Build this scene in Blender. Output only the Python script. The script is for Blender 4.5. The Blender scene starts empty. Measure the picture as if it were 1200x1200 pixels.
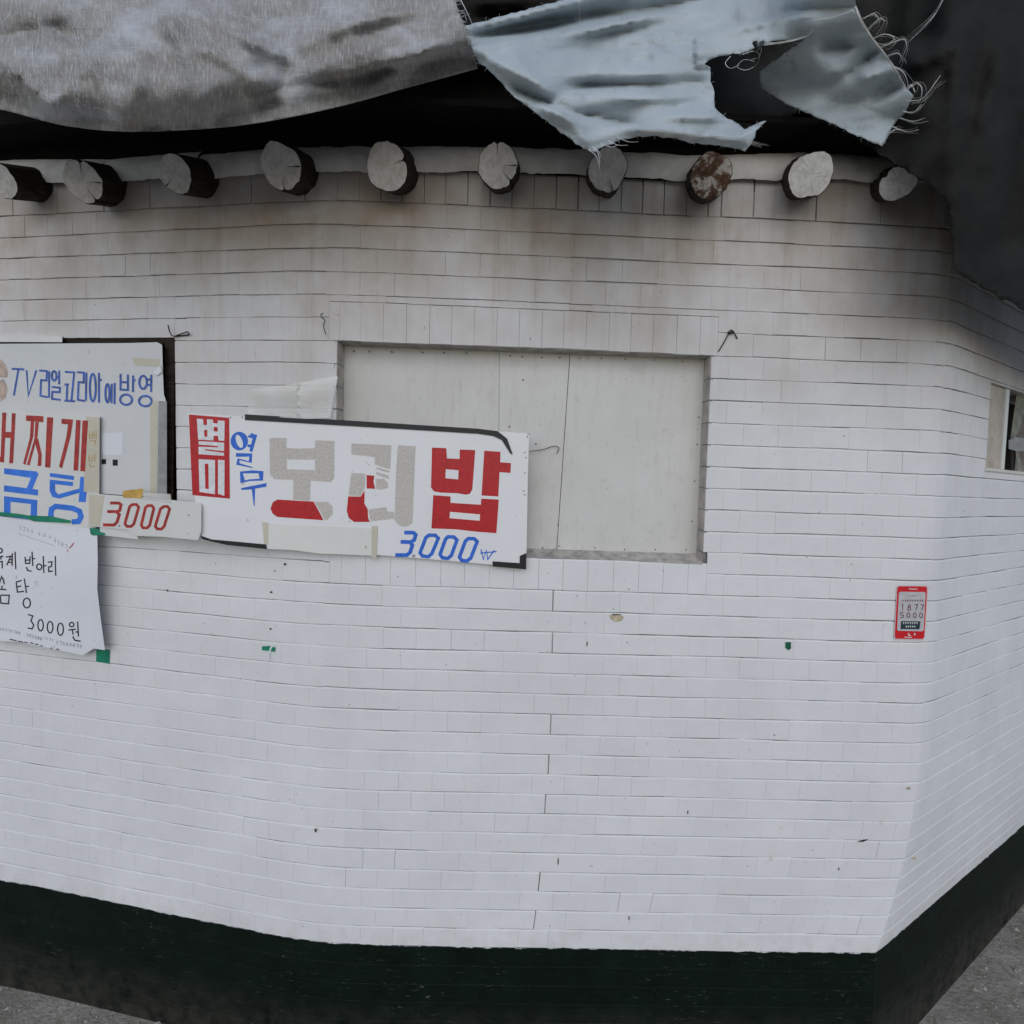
import bpy, bmesh, math, random
from mathutils import Vector, noise
from mathutils.geometry import delaunay_2d_cdt

random.seed(7)
SC = bpy.context.scene
COL = SC.collection

# ------------------------------------------------------------------ camera, sky, sun, exposure
FPX = 600.0                       # focal length in pixels of a 1200 px frame
PITCH = math.radians(4.57)
ROLL = 0.0235
CAM_H = 2.34
F = Vector((0, math.cos(PITCH), -math.sin(PITCH)))
_R0 = Vector((1, 0, 0)); _U0 = Vector((0, math.sin(PITCH), math.cos(PITCH)))
RT = _R0 * math.cos(ROLL) + _U0 * math.sin(ROLL)
UP = _U0 * math.cos(ROLL) - _R0 * math.sin(ROLL)
EYE = Vector((0, 0, CAM_H))

cam = bpy.data.cameras.new('camera')
cam.sensor_fit = 'HORIZONTAL'; cam.sensor_width = 36
cam.angle = 2 * math.atan(600 / FPX)
cam.clip_start = 0.02; cam.clip_end = 400
cam_o = bpy.data.objects.new('camera', cam); COL.objects.link(cam_o)
from mathutils import Matrix
m3 = Matrix((RT, UP, -F)).transposed()
cam_o.matrix_world = Matrix.Translation(EYE) @ m3.to_4x4()
SC.camera = cam_o

SUN_EL = math.radians(39)
world = bpy.data.worlds.new('World'); SC.world = world; world.use_nodes = True
wn = world.node_tree.nodes; wl = world.node_tree.links
bg = wn['Background']
sky = wn.new('ShaderNodeTexSky'); sky.sky_type = 'NISHITA'; sky.sun_disc = False
sky.sun_elevation = SUN_EL; sky.sun_rotation = math.radians(180)
sky.air_density = 1.0; sky.dust_density = 0.9; sky.ozone_density = 1.0
wl.new(sky.outputs[0], bg.inputs[0]); bg.inputs[1].default_value = 0.132
sun = bpy.data.lights.new('sun', 'SUN'); sun.energy = 1.26; sun.angle = math.radians(95); sun.color = (1.0, 0.985, 0.97)
sun_o = bpy.data.objects.new('sun', sun); COL.objects.link(sun_o)
sun_o.location = (0, -6, 9); sun_o.rotation_euler = (math.radians(90) - SUN_EL, 0, math.radians(-8))
SC.view_settings.view_transform = 'Standard'; SC.view_settings.look = 'None'
SC.view_settings.exposure = -0.26; SC.view_settings.gamma = 1; SC.view_settings.use_curve_mapping = False
SC.cycles.use_adaptive_sampling = True; SC.cycles.adaptive_threshold = 0.025
SC.cycles.max_bounces = 5; SC.cycles.diffuse_bounces = 3

# ------------------------------------------------------------------ helpers
def ray(px, py):
    return F + RT * ((px - 600) / FPX) + UP * ((600 - py) / FPX)
def at_y(px, py, y):
    d = ray(px, py); return EYE + d * (y / d.y)
def project(P):
    d = P - EYE; w = d.dot(F)
    return 600 + FPX * d.dot(RT) / w, 600 - FPX * d.dot(UP) / w
class Plane:
    def __init__(s, p, n): s.p = p; s.n = n.normalized()
    def at(s, px, py, off=0.0):
        d = ray(px, py); t = (s.p + s.n * off - EYE).dot(s.n) / d.dot(s.n)
        return EYE + d * t
def plane3(a, b, c):
    n = (b - a).cross(c - a).normalized()
    if n.dot(EYE - a) < 0: n = -n
    return Plane(a, n)

def obj(name, me, parent=None, mats=()):
    o = bpy.data.objects.new(name, me); COL.objects.link(o)
    for m in mats: me.materials.append(m)
    if parent: o.parent = parent
    return o
def tag(o, label=None, cat=None, group=None, kind=None):
    if label: o['label'] = label
    if cat: o['category'] = cat
    if group: o['group'] = group
    if kind: o['kind'] = kind
    return o
def empty(name, loc):
    o = bpy.data.objects.new(name, None); COL.objects.link(o); o.location = (0, 0, 0)
    o.empty_display_size = 0.1
    return o
def mesh(name, vs, fs, uvs=None, smooth=False, mi=None):
    me = bpy.data.meshes.new(name); me.from_pydata([tuple(v) for v in vs], [], fs)
    if uvs is not None:
        ul = me.uv_layers.new(name='UVMap')
        for lp in me.loops: ul.data[lp.index].uv = uvs[lp.vertex_index]
    if mi:
        for i, p in enumerate(me.polygons): p.material_index = mi[i]
    if smooth:
        for p in me.polygons: p.use_smooth = True
    me.update()
    return me
class MB:
    def __init__(s): s.v = []; s.f = []; s.uv = []; s.mi = []
    def add(s, vs, fs, uvs=None, mi=0):
        b = len(s.v); s.v += list(vs); s.f += [tuple(i + b for i in f) for f in fs]
        s.uv += list(uvs) if uvs else [(0, 0)] * len(vs); s.mi += [mi] * len(fs)
    def build(s, name, parent=None, mats=(), smooth=False):
        return obj(name, mesh(name, s.v, s.f, s.uv, smooth, s.mi), parent, mats)
    def box(s, c, ax, ay, az, mi=0):
        """box centred at c with half-axis vectors"""
        vs = [c + ax * i + ay * j + az * k for i in (-1, 1) for j in (-1, 1) for k in (-1, 1)]
        s.add(vs, [(0, 1, 3, 2), (4, 6, 7, 5), (0, 4, 5, 1), (2, 3, 7, 6), (0, 2, 6, 4), (1, 5, 7, 3)],
              [(v.x + v.y, v.z) for v in vs], mi)

def inside(p, poly):
    x, y = p; c = False; n = len(poly)
    for i in range(n):
        x1, y1 = poly[i]; x2, y2 = poly[i - 1]
        if (y1 > y) != (y2 > y) and x < (x2 - x1) * (y - y1) / (y2 - y1) + x1: c = not c
    return c
def cdt(loops, step=None, extra=()):
    """triangulate px loops (even-odd) with optional inner grid points"""
    pts = []; edges = []
    for lp in loops:
        b = len(pts); q = []
        for i, p in enumerate(lp):
            n = lp[(i + 1) % len(lp)]
            q.append(p)
            if step:
                L = math.hypot(n[0] - p[0], n[1] - p[1]); k = int(L / step)
                for j in range(1, k): q.append((p[0] + (n[0] - p[0]) * j / k, p[1] + (n[1] - p[1]) * j / k))
        pts += q
        edges += [(b + i, b + (i + 1) % len(q)) for i in range(len(q))]
    def ins(p): return sum(inside(p, lp) for lp in loops) % 2 == 1
    if step:
        xs = [p[0] for p in pts]; ys = [p[1] for p in pts]
        y = min(ys); r = 0
        while y < max(ys):
            x = min(xs) + (step / 2 if r % 2 else 0)
            while x < max(xs):
                p = (x + random.uniform(-.15, .15) * step, y + random.uniform(-.15, .15) * step)
                if ins(p): pts.append(p)
                x += step
            y += step * .87; r += 1
    res = delaunay_2d_cdt([Vector(p) for p in pts], edges, [], 0, 1e-4)
    v = [(p.x, p.y) for p in res[0]]
    fs = []
    for f in res[2]:
        c = (sum(v[i][0] for i in f) / len(f), sum(v[i][1] for i in f) / len(f))
        if ins(c):
            a, b_, c_ = [v[i] for i in f[:3]]
            if (b_[0] - a[0]) * (c_[1] - a[1]) - (b_[1] - a[1]) * (c_[0] - a[0]) > 0: f = list(reversed(f))
            fs.append(tuple(f))
    return v, fs
def stroke(pts, w, closed=False):
    """one mitred ribbon along a px polyline -> (verts, faces)"""
    n = len(pts); L = []; Rr = []
    for i in range(n):
        a = pts[i - 1] if (i > 0 or closed) else None
        b = pts[(i + 1) % n] if (i < n - 1 or closed) else None
        def un(p, q):
            d = math.hypot(q[0] - p[0], q[1] - p[1]) or 1; return ((q[0] - p[0]) / d, (q[1] - p[1]) / d)
        d1 = un(a, pts[i]) if a else un(pts[i], b)
        d2 = un(pts[i], b) if b else d1
        nx, ny = -(d1[1] + d2[1]), d1[0] + d2[0]; l = math.hypot(nx, ny) or 1; nx /= l; ny /= l
        k = nx * -d1[1] + ny * d1[0]; k = max(k, .45)
        h = w / 2 / k
        L.append((pts[i][0] + nx * h, pts[i][1] + ny * h)); Rr.append((pts[i][0] - nx * h, pts[i][1] - ny * h))
    v = L + Rr
    fs = [(i, (i + 1) % n, n + (i + 1) % n, n + i) for i in range(n if closed else n - 1)]
    return v, fs
def ell(cx, cy, rx, ry, n=16, rot=0, a0=0):
    out = []
    for i in range(n):
        a = a0 + 2 * math.pi * i / n; x, y = rx * math.cos(a), ry * math.sin(a)
        out.append((cx + x * math.cos(rot) - y * math.sin(rot), cy + x * math.sin(rot) + y * math.cos(rot)))
    return out
class Print:
    """flat lettering laid on a sign: each stroke a hair above the last"""
    def __init__(s, surf, off, ox, oy, sc): s.surf = surf; s.off = off; s.o = (ox, oy, sc); s.mb = MB(); s.n = 0
    def T(s, p): return (s.o[0] + p[0] / s.o[2], s.o[1] + p[1] / s.o[2])
    def _put(s, v, fs):
        o = s.off + s.n * 4e-5; s.n += 1
        s.mb.add([s.surf(*s.T(p), o) for p in v], fs, [(p[0] / 40 / s.o[2], p[1] / 40 / s.o[2]) for p in v])
    def fill(s, *loops):
        v, fs = cdt(list(loops)); s._put(v, fs)
    def line(s, pts, w, closed=False):
        s._put(*stroke(pts, w, closed))
    def ring(s, cx, cy, rx, ry, w, n=20, rot=0): s.line(ell(cx, cy, rx, ry, n, rot), w, True)
    def build(s, name, parent, m): return s.mb.build(name, parent, [m])
def slab(name, px_poly, surf, off_back, off_front, parent, mats, step=None, bend=None):
    """a thin board: outline in px on a surface, real thickness"""
    v, fs = cdt([px_poly], step)
    n = len(v); bf = bend or (lambda x, y: 0)
    V = [surf(x, y, off_front + bf(x, y)) for x, y in v] + [surf(x, y, off_back + bf(x, y)) for x, y in v]
    uv = [(x / 100, y / 100) for x, y in v] * 2
    FS = list(fs) + [tuple(n + i for i in reversed(f)) for f in fs]
    cnt = {}
    for f in fs:
        for i in range(len(f)):
            e = (f[i], f[(i + 1) % len(f)]); cnt[e] = cnt.get(e, 0) + 1
    for (a, b) in list(cnt):
        if (b, a) not in cnt: FS.append((b, a, a + n, b + n))
    return obj(name, mesh(name, V, FS, uv, False), parent, mats)
def tube(mb, pts, r, sides=5, taper=None):
    n = len(pts); vs = []; fs = []
    for i, p in enumerate(pts):
        d = (pts[min(i + 1, n - 1)] - pts[max(i - 1, 0)]).normalized()
        a = d.cross(Vector((.13, .3, .9))).normalized(); b = d.cross(a)
        rr = r * (taper(i / (n - 1)) if taper else 1)
        for j in range(sides):
            t = 2 * math.pi * j / sides; vs.append(p + a * (rr * math.cos(t)) + b * (rr * math.sin(t)))
    for i in range(n - 1):
        for j in range(sides):
            k = (j + 1) % sides
            fs.append((i * sides + j, i * sides + k, (i + 1) * sides + k, (i + 1) * sides + j))
    fs.append(tuple(range(sides - 1, -1, -1))); fs.append(tuple((n - 1) * sides + j for j in range(sides)))
    mb.add(vs, fs)
def spline(pts, n=6):
    """Catmull-Rom through px points"""
    out = []; P = [pts[0]] + list(pts) + [pts[-1]]
    for i in range(1, len(P) - 2):
        for j in range(n):
            t = j / n; a, b, c, d = P[i - 1], P[i], P[i + 1], P[i + 2]
            out.append(tuple(.5 * ((2 * b[k]) + (-a[k] + c[k]) * t + (2 * a[k] - 5 * b[k] + 4 * c[k] - d[k]) * t * t
                             + (-a[k] + 3 * b[k] - 3 * c[k] + d[k]) * t ** 3) for k in range(len(b))))
    out.append(tuple(pts[-1])); return out

# ------------------------------------------------------------------ materials
def lin(c): return c / 12.92 if c <= .04045 else ((c + .055) / 1.055) ** 2.4
def srgb(r, g, b, gain=1.0): return tuple(min(.9, lin(x / 255) * gain) for x in (r, g, b)) + (1,)
class M:
    def __init__(s, name, rough=.7, spec=.3):
        s.m = bpy.data.materials.new(name); s.m.use_nodes = True
        s.t = s.m.node_tree; s.b = s.t.nodes['Principled BSDF']
        s.b.inputs['Roughness'].default_value = rough; s.b.inputs['Specular IOR Level'].default_value = spec
    def n(s, typ, **kw):
        nd = s.t.nodes.new(typ)
        for k, v in kw.items():
            if k.startswith('i_'):
                key = k[2:]; nd.inputs[int(key) if key.isdigit() else key.replace('_', ' ')].default_value = v
            else: setattr(nd, k, v)
        return nd
    def l(s, a, b): s.t.links.new(a, b)
    def coord(s, kind='Object', scale=(1, 1, 1), rot=(0, 0, 0)):
        c = s.n('ShaderNodeTexCoord'); mp = s.n('ShaderNodeMapping')
        mp.inputs['Scale'].default_value = scale; mp.inputs['Rotation'].default_value = rot
        s.l(c.outputs[kind], mp.inputs[0]); return mp.outputs[0]
    def noise(s, vec, scale, detail=4, rough=.6):
        n_ = s.n('ShaderNodeTexNoise'); n_.inputs['Scale'].default_value = scale
        n_.inputs['Detail'].default_value = detail; n_.inputs['Roughness'].default_value = rough
        s.l(vec, n_.inputs['Vector']); return n_.outputs['Fac']
    def ramp(s, fac, stops):
        r = s.n('ShaderNodeValToRGB'); e = r.color_ramp.elements
        while len(e) < len(stops): e.new(.5)
        for el, (p, c) in zip(e, stops):
            el.position = p; el.color = c if len(c) == 4 else tuple(c) + (1,)
        s.l(fac, r.inputs[0]); return r.outputs[0]
    def mix(s, fac, a, b, mode='MIX'):
        x = s.n('ShaderNodeMix', data_type='RGBA', blend_type=mode)
        for sock, v in ((x.inputs[0], fac), (x.inputs[6], a), (x.inputs[7], b)):
            if hasattr(v, 'is_output'): s.l(v, sock)
            else: sock.default_value = v
        return x.outputs[2]
    def math(s, op, a, b=0.0, clamp=False):
        x = s.n('ShaderNodeMath', operation=op, use_clamp=clamp)
        for sock, v in ((x.inputs[0], a), (x.inputs[1], b)):
            if hasattr(v, 'is_output'): s.l(v, sock)
            else: sock.default_value = v
        return x.outputs[0]
    def rng(s, v, a, b, c=0.0, d=1.0):
        x = s.n('ShaderNodeMapRange'); x.inputs[1].default_value = a; x.inputs[2].default_value = b
        x.inputs[3].default_value = c; x.inputs[4].default_value = d; s.l(v, x.inputs[0]); return x.outputs[0]
    def col(s, c):
        if hasattr(c, 'is_output'): s.l(c, s.b.inputs['Base Color'])
        else: s.b.inputs['Base Color'].default_value = c
        return s
    def bump(s, h, strength=.3, dist=.002):
        b = s.n('ShaderNodeBump'); b.inputs['Strength'].default_value = strength; b.inputs['Distance'].default_value = dist
        s.l(h, b.inputs['Height']); s.l(b.outputs[0], s.b.inputs['Normal']); return s
def BW(x): return (x, x, x, 1)
def simple(name, c, rough=.7, spec=.3, var=.12, scale=25, bump=0.0, kind='Object'):
    m = M(name, rough, spec); v = m.coord(kind)
    n_ = m.noise(v, scale)
    lo = tuple(x * (1 - var) for x in c[:3]) + (1,); hi = tuple(min(.95, x * (1 + var)) for x in c[:3]) + (1,)
    m.col(m.ramp(n_, [(.3, lo), (.7, hi)]))
    if bump: m.bump(m.noise(v, scale * 6, 3), bump)
    return m.m

def wall_material():
    m = M('painted_brick_white_over_green', .62, .3)
    ob = m.coord('Object'); uv = m.coord('UV')
    sep = m.n('ShaderNodeSeparateXYZ'); m.l(uv, sep.inputs[0]); vrow = sep.outputs[1]
    n1 = m.noise(ob, 2.2, 3); n2 = m.noise(ob, 18, 3)
    base = m.ramp(n1, [(.3, (.70, .70, .705)), (.7, (.78, .78, .785))])
    base = m.mix(m.rng(n2, .45, .8, 0, .22), base, (.60, .60, .60, 1))
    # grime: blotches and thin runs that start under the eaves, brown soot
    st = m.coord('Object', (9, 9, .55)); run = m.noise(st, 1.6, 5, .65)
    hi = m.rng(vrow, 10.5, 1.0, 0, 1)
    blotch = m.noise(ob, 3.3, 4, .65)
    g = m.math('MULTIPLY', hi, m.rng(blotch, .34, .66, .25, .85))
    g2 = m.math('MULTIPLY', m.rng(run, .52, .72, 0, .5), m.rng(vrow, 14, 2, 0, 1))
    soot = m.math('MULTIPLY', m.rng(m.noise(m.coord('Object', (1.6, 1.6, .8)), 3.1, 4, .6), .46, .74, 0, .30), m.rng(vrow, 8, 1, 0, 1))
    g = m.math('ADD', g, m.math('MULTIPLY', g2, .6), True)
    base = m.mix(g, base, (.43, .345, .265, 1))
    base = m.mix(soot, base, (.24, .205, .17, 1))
    # per-brick tone
    at = m.n('ShaderNodeAttribute', attribute_name='tone')
    base = m.mix(.11, base, m.ramp(at.outputs['Fac'], [(0, BW(.66)), (1, BW(1))]), 'MULTIPLY')
    # fine specks
    spk = m.rng(m.noise(ob, 75, 2), .735, .76, 0, .75)
    base = m.mix(spk, base, (.16, .14, .12, 1))
    ych = m.rng(m.noise(ob, 13.3, 4), .715, .76, 0, .4)
    base = m.mix(ych, base, (.52, .45, .32, 1))
    # splashed dirt near the paint line
    sp = m.math('MULTIPLY', m.rng(vrow, 33.5, 35, 0, .25), m.rng(n2, .4, .7))
    base = m.mix(sp, base, (.42, .40, .37, 1))
    # green dado paint with a brushed, ragged upper edge
    gn = m.ramp(m.noise(ob, 9, 6), [(.3, (.0012, .0048, .0033)), (.62, (.0028, .0095, .0064)), (.8, (.007, .012, .0085))])
    fl = m.math('MULTIPLY', m.rng(m.noise(m.coord('Object', (1, 1, 5)), 34, 4), .645, .69, 0, .9), m.rng(n1, .40, .62))
    gn = m.mix(fl, gn, (.10, .115, .10, 1))
    mud = m.math('MULTIPLY', m.rng(vrow, 38.0, 41.6, 0, .95), m.rng(n2, .28, .60))
    gn = m.mix(mud, gn, (.045, .040, .033, 1))
    edge = m.math('ADD', vrow, m.math('MULTIPLY', m.math('SUBTRACT', m.noise(m.coord('Object', (1, 1, 1)), 26, 3), .5), .22))
    isg = m.rng(edge, 34.98, 35.02)
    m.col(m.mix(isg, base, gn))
    m.l(m.math('ADD', m.math('MULTIPLY', isg, -.08), .64), m.b.inputs['Roughness'])
    m.l(m.math('ADD', m.math('MULTIPLY', isg, -.16), .3), m.b.inputs['Specular IOR Level'])
    rib = m.math('MULTIPLY', m.math('SINE', m.math('MULTIPLY', vrow, 18.85)), m.math('MULTIPLY', isg, .35))
    m.bump(m.math('ADD', m.noise(ob, 60, 3), rib), .34, .0022)
    return m.m
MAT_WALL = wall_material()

def mortar_material():
    m = M('painted_mortar_joint', .85, .2)
    ob = m.coord('Object'); uv = m.coord('UV'); sep = m.n('ShaderNodeSeparateXYZ'); m.l(uv, sep.inputs[0])
    w = m.ramp(m.noise(ob, 8, 5), [(.3, (.14, .135, .13)), (.62, (.40, .40, .41))])
    m.col(m.mix(m.rng(sep.outputs[1], 34.9, 35.0), w, (.007, .0125, .0100, 1)))
    return m.m
MAT_MORTAR = mortar_material()
MAT_PLASTER = simple('limewashed_plaster', (.68, .655, .61), .85, .2, .16, 14, .35)
def panel_material():
    m = M('painted_ply_panel', .5, .35); ob = m.coord('Object')
    base = m.ramp(m.noise(ob, 2.5, 5), [(.3, (.59, .575, .54)), (.7, (.69, .675, .645))])
    st = m.noise(m.coord('Object', (14, 14, 1.2)), 3, 5, .7)
    base = m.mix(m.rng(st, .54, .80, 0, .38), base, (.45, .415, .36, 1))
    base = m.mix(m.rng(m.noise(ob, 9, 6, .7), .58, .75, 0, .4), base, (.42, .40, .36, 1))
    base = m.mix(m.rng(m.noise(ob, 95, 2), .72, .75, 0, .7), base, (.2, .18, .15, 1))
    gr = m.noise(m.coord('Object', (22, 22, 5)), 2.2, 5, .75)
    base = m.mix(m.rng(gr, .58, .72, 0, .45), base, (.36, .335, .29, 1))
    m.col(base); m.bump(m.noise(ob, 30, 4), .12, .002); return m.m
MAT_PANEL = panel_material()
MAT_SILL = simple('grimy_sill', (.40, .38, .35), .85, .2, .35, 30, .3)
MAT_JAMB = simple('dirty_jamb_paint', (.50, .46, .42), .8, .2, .25, 22, .25)
def darkwood():
    m = M('sooty_timber', .8, .2); v = m.coord('Object', (6, 6, 30))
    m.col(m.ramp(m.noise(v, 3, 5), [(.3, (.010, .008, .006)), (.7, (.045, .033, .024))])); m.bump(m.noise(v, 8, 4), .4); return m.m
MAT_WOOD = darkwood()
MAT_SOFFIT = simple('blackened_eave_board', (.012, .011, .010), .9, .1, .4, 12, .3)
def endgrain():
    m = M('limewashed_end_grain', .85, .2); v = m.coord('UV')
    n_ = m.noise(v, 2.2, 5, .65)
    c = m.ramp(n_, [(.28, (.42, .395, .36)), (.5, (.62, .60, .565)), (.7, (.72, .70, .67))])
    gr = m.n('ShaderNodeTexGradient', gradient_type='RADIAL'); m.l(v, gr.inputs[0])
    sp = m.noise(m.math('MULTIPLY', gr.outputs[1], 60), 1.0, 4, .8)
    c = m.mix(m.rng(sp, .62, .74, 0, .35), c, (.13, .11, .09, 1))
    c = m.mix(m.rng(m.noise(v, 6, 4), .62, .70, 0, .7), c, (.17, .15, .13, 1))
    m.col(c); m.bump(m.noise(v, 9, 4), .4, .003); return m.m
MAT_END = endgrain()
def rotten():
    m = M('rotten_end_grain', .9, .15); v = m.coord('UV')
    c = m.ramp(m.noise(v, 1.3, 6, .7), [(.36, (.035, .018, .010)), (.5, (.12, .07, .045)), (.56, (.42, .38, .34)), (.75, (.55, .52, .49))])
    m.col(c); m.bump(m.noise(v, 4, 5), .8, .006); return m.m
MAT_ROT = rotten()

def tarp_grey():
    m = M('weathered_grey_tarp', .58, .4); uv = m.coord('UV')
    big = m.noise(m.coord('UV', (.75, 1.7, 1), (0, 0, math.radians(-38))), 1.1, 5, .6)
    st = m.coord('UV', (2.2, 26, 1), (0, 0, math.radians(58))); s1 = m.noise(st, 2.2, 5, .7)
    st2 = m.coord('UV', (30, 4.5, 1), (0, 0, math.radians(-6))); s2 = m.noise(st2, 1.5, 4, .7)
    c = m.ramp(big, [(.30, (.18, .168, .148)), (.50, (.285, .275, .26)), (.72, (.48, .50, .535))])
    c = m.mix(m.rng(s2, .48, .70, 0, .62), c, (.60, .59, .58, 1))
    c = m.mix(m.math('MULTIPLY', m.rng(s1, .56, .72, 0, .9), m.rng(big, .40, .60)), c, (.60, .63, .68, 1))
    c = m.mix(m.rng(m.noise(uv, 5, 6, .7), .50, .72, 0, .4), c, (.17, .15, .125, 1))
    m.col(c)
    m.bump(m.math('ADD', s2, m.math('MULTIPLY', s1, 1.0)), .55, .004)
    return m.m
def tarp_blue():
    m = M('pale_blue_tarp', .42, .45); uv = m.coord('UV')
    c = m.ramp(m.noise(uv, 1.4, 5), [(.3, (.35, .41, .44)), (.7, (.465, .525, .555))])
    wv = m.noise(m.coord('UV', (90, 14, 1)), 1.2, 3, .7)
    c = m.mix(m.rng(wv, .5, .8, 0, .2), c, (.55, .61, .64, 1))
    c = m.mix(m.rng(m.noise(uv, 3.1, 6, .7), .56, .74, 0, .55), c, (.15, .165, .16, 1))
    c = m.mix(m.rng(m.noise(uv, 22, 3), .72, .75, 0, .6), c, (.09, .09, .09, 1))
    m.col(c); m.bump(m.math('ADD', m.noise(m.coord('UV', (1, 3.2, 1)), 5, 4), m.math('MULTIPLY', wv, .12)), .35, .006); return m.m
def tarp_dark():
    m = M('black_tarp', .85, .12); uv = m.coord('UV')
    c = m.ramp(m.noise(uv, 2.2, 5), [(.3, (.010, .0098, .0086)), (.7, (.024, .0235, .021))])
    c = m.mix(m.rng(m.noise(m.coord('UV', (10, 1.5, 1), (0, 0, .5)), 2, 5), .6, .72, 0, .4), c, (.03, .03, .03, 1))
    m.col(c); m.bump(m.noise(uv, 9, 4), .3, .004); return m.m
MAT_T1, MAT_T2, MAT_T3 = tarp_grey(), tarp_blue(), tarp_dark()
MAT_THREAD = simple('frayed_plastic_thread', (.72, .74, .76), .5, .4, .1, 40)
MAT_THREAD2 = simple('dull_plastic_thread', (.50, .49, .47), .6, .3, .2, 40)

def board(name, c, dirty=.25, rough=.35):
    m = M(name, rough, .4); ob = m.coord('Object')
    base = m.mix(m.rng(m.noise(ob, 5, 5), .4, .75, 0, dirty), c, tuple(x * .72 for x in c[:3]) + (1,))
    base = m.mix(m.rng(m.noise(ob, 42, 3), .69, .72, 0, .5), base, (.35, .32, .27, 1))
    m.col(base); m.bump(m.noise(ob, 6, 2), .06, .004); return m.m
MAT_SIGN = board('white_plastic_sign', (.80, .80, .81, 1), .18)
MAT_TVBOARD = board('grey_white_board', (.66, .665, .67, 1), .22)
MAT_STEW = board('cream_white_board', (.72, .715, .69, 1), .25)
MAT_CREAM = board('yellowed_tape', (.60, .56, .45, 1), .4)
MAT_PAPER = board('white_paper', (.74, .75, .79, 1), .08, .8)
def print_mat(name, c, var=.15, scale=60, rough=.4): return simple(name, c, rough, .4, var, scale)
MAT_RED = print_mat('red_vinyl', (.47, .012, .018))
MAT_RED2 = print_mat('faded_red_paint', (.40, .035, .03), .35, 30)
MAT_BLUE = print_mat('blue_vinyl', (.025, .14, .62))
MAT_BLUE2 = print_mat('faded_blue_paint', (.055, .12, .42), .4, 40)
MAT_BLUE3 = print_mat('bright_blue_paint', (.04, .19, .72), .2, 20)
MAT_WHITEPRINT = print_mat('white_vinyl', (.72, .73, .75))
MAT_BLACKTAPE = simple('black_rubber_tape', (.012, .012, .014), .45, .4, .3, 40)
MAT_INK = simple('black_marker_ink', (.016, .014, .018), .6, .3, .3, 60)
MAT_PENCIL = simple('faint_grey_ink', (.36, .38, .44), .8, .2, .2, 60)
MAT_OCHRE = simple('ochre_ink', (.50, .36, .16), .7, .2, .3, 60)
def ghost():
    m = M('peeled_letter_glue', .8, .2); uv = m.coord('UV')
    c = m.ramp(m.noise(uv, 16, 5, .75), [(.36, (.49, .45, .405)), (.54, (.58, .545, .50)), (.66, (.68, .66, .62))])
    c = m.mix(m.rng(m.noise(m.coord('UV', (4, 14, 1)), 4, 3), .66, .70, 0, .9), c, (.74, .74, .75, 1))
    m.col(c); return m.m
MAT_GHOST = ghost()
MAT_GREEN = simple('green_tape', (.010, .21, .115), .45, .4, .25, 30)
MAT_YELLOW = simple('brown_yellow_tape', (.58, .36, .08), .4, .4, .3, 25)
def film():
    m = M('clear_plastic_film', .22, .5); ob = m.coord('Object')
    m.col(m.ramp(m.noise(ob, 14, 4), [(.35, (.84, .82, .76)), (.65, (.93, .92, .90))]))
    m.b.inputs['Alpha'].default_value = .40; m.bump(m.noise(ob, 18, 3), .5, .006); return m.m
MAT_FILM = film()
MAT_PATCH = board('aged_clear_patch', (.77, .76, .72, 1), .25, .25)
MAT_SCREW = simple('dull_screw', (.17, .15, .125), .6, .4, .3, 60)
MAT_RUST = simple('rusty_wire', (.045, .032, .024), .8, .3, .4, 60)
MAT_GREYMETAL = simple('dull_grey_edge', (.30, .30, .30), .5, .4, .2, 30)
MAT_STICKER_RED = print_mat('sticker_red', (.62, .012, .020), .05)
MAT_STICKER_PINK = print_mat('sticker_border', (.66, .52, .53), .05)
MAT_STICKER_SCREEN = print_mat('sticker_screen', (.52, .50, .52), .1)
MAT_STICKER_DARK = print_mat('sticker_slate', (.018, .040, .048), .1)
MAT_MAROON = print_mat('sticker_maroon', (.17, .07, .10), .2)
def ground_material():
    m = M('worn_concrete_and_grit', .9, .2); ob = m.coord('Object')
    c = m.ramp(m.noise(ob, 3, 6, .7), [(.3, (.20, .185, .155)), (.7, (.44, .415, .365))])
    c = m.mix(m.rng(m.noise(ob, 24, 5, .7), .42, .66, 0, .75), c, (.16, .135, .095, 1))
    c = m.mix(m.rng(m.noise(ob, 70, 4), .60, .66, 0, .8), c, (.33, .33, .33, 1))
    m.col(c); m.bump(m.math('ADD', m.noise(ob, 60, 5), m.noise(ob, 9, 4)), .8, .012); return m.m
MAT_GROUND = ground_material()
MAT_STONE = simple('pale_grit', (.34, .32, .28), .9, .2, .5, 20, .3)
MAT_BEIGE = simple('beige_timber', (.50, .44, .38), .7, .25, .2, 14, .2)
MAT_LICHEN = simple('mouldy_grey_plank', (.27, .27, .22), .8, .2, .35, 30, .3)

# ------------------------------------------------------------------ the three wall faces
D = 1.8
nM = Vector((-math.sin(.019), -math.cos(.019), 0)).normalized()
PM = Plane(Vector((0, D, CAM_H)), nM)
NR = 35                                     # courses of white paint
Kt, Kb = PM.at(382, 233), PM.at(374, 1107)
Ct, Cb = PM.at(1120, 267), PM.at(1068, 1119)
def flare(k):                               # the corner kicks out towards its foot
    return -40 * .0032 * min(1, max(0, (k - 23) / 12.0)) ** 2
dM = (Ct - Kt); dM.z = 0; dM.normalize()
def Kc(k): return Kt + (Kb - Kt) * (k / NR)
def Cc(k): return Ct + (Cb - Ct) * (k / NR) + dM * flare(k)
dR = ray(1620, 600).normalized()
dL = -(ray(-2990, 417)) if ray(-2990, 417).x > 0 else ray(-2990, 417)
dL = dL.normalized()
def hn(d):                                  # horizontal outward normal of a face running along d
    n = Vector((d.y, -d.x, 0)).normalized()
    return n if n.y < 0 else -n
nR, nL = hn(dR), hn(dL)
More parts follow.
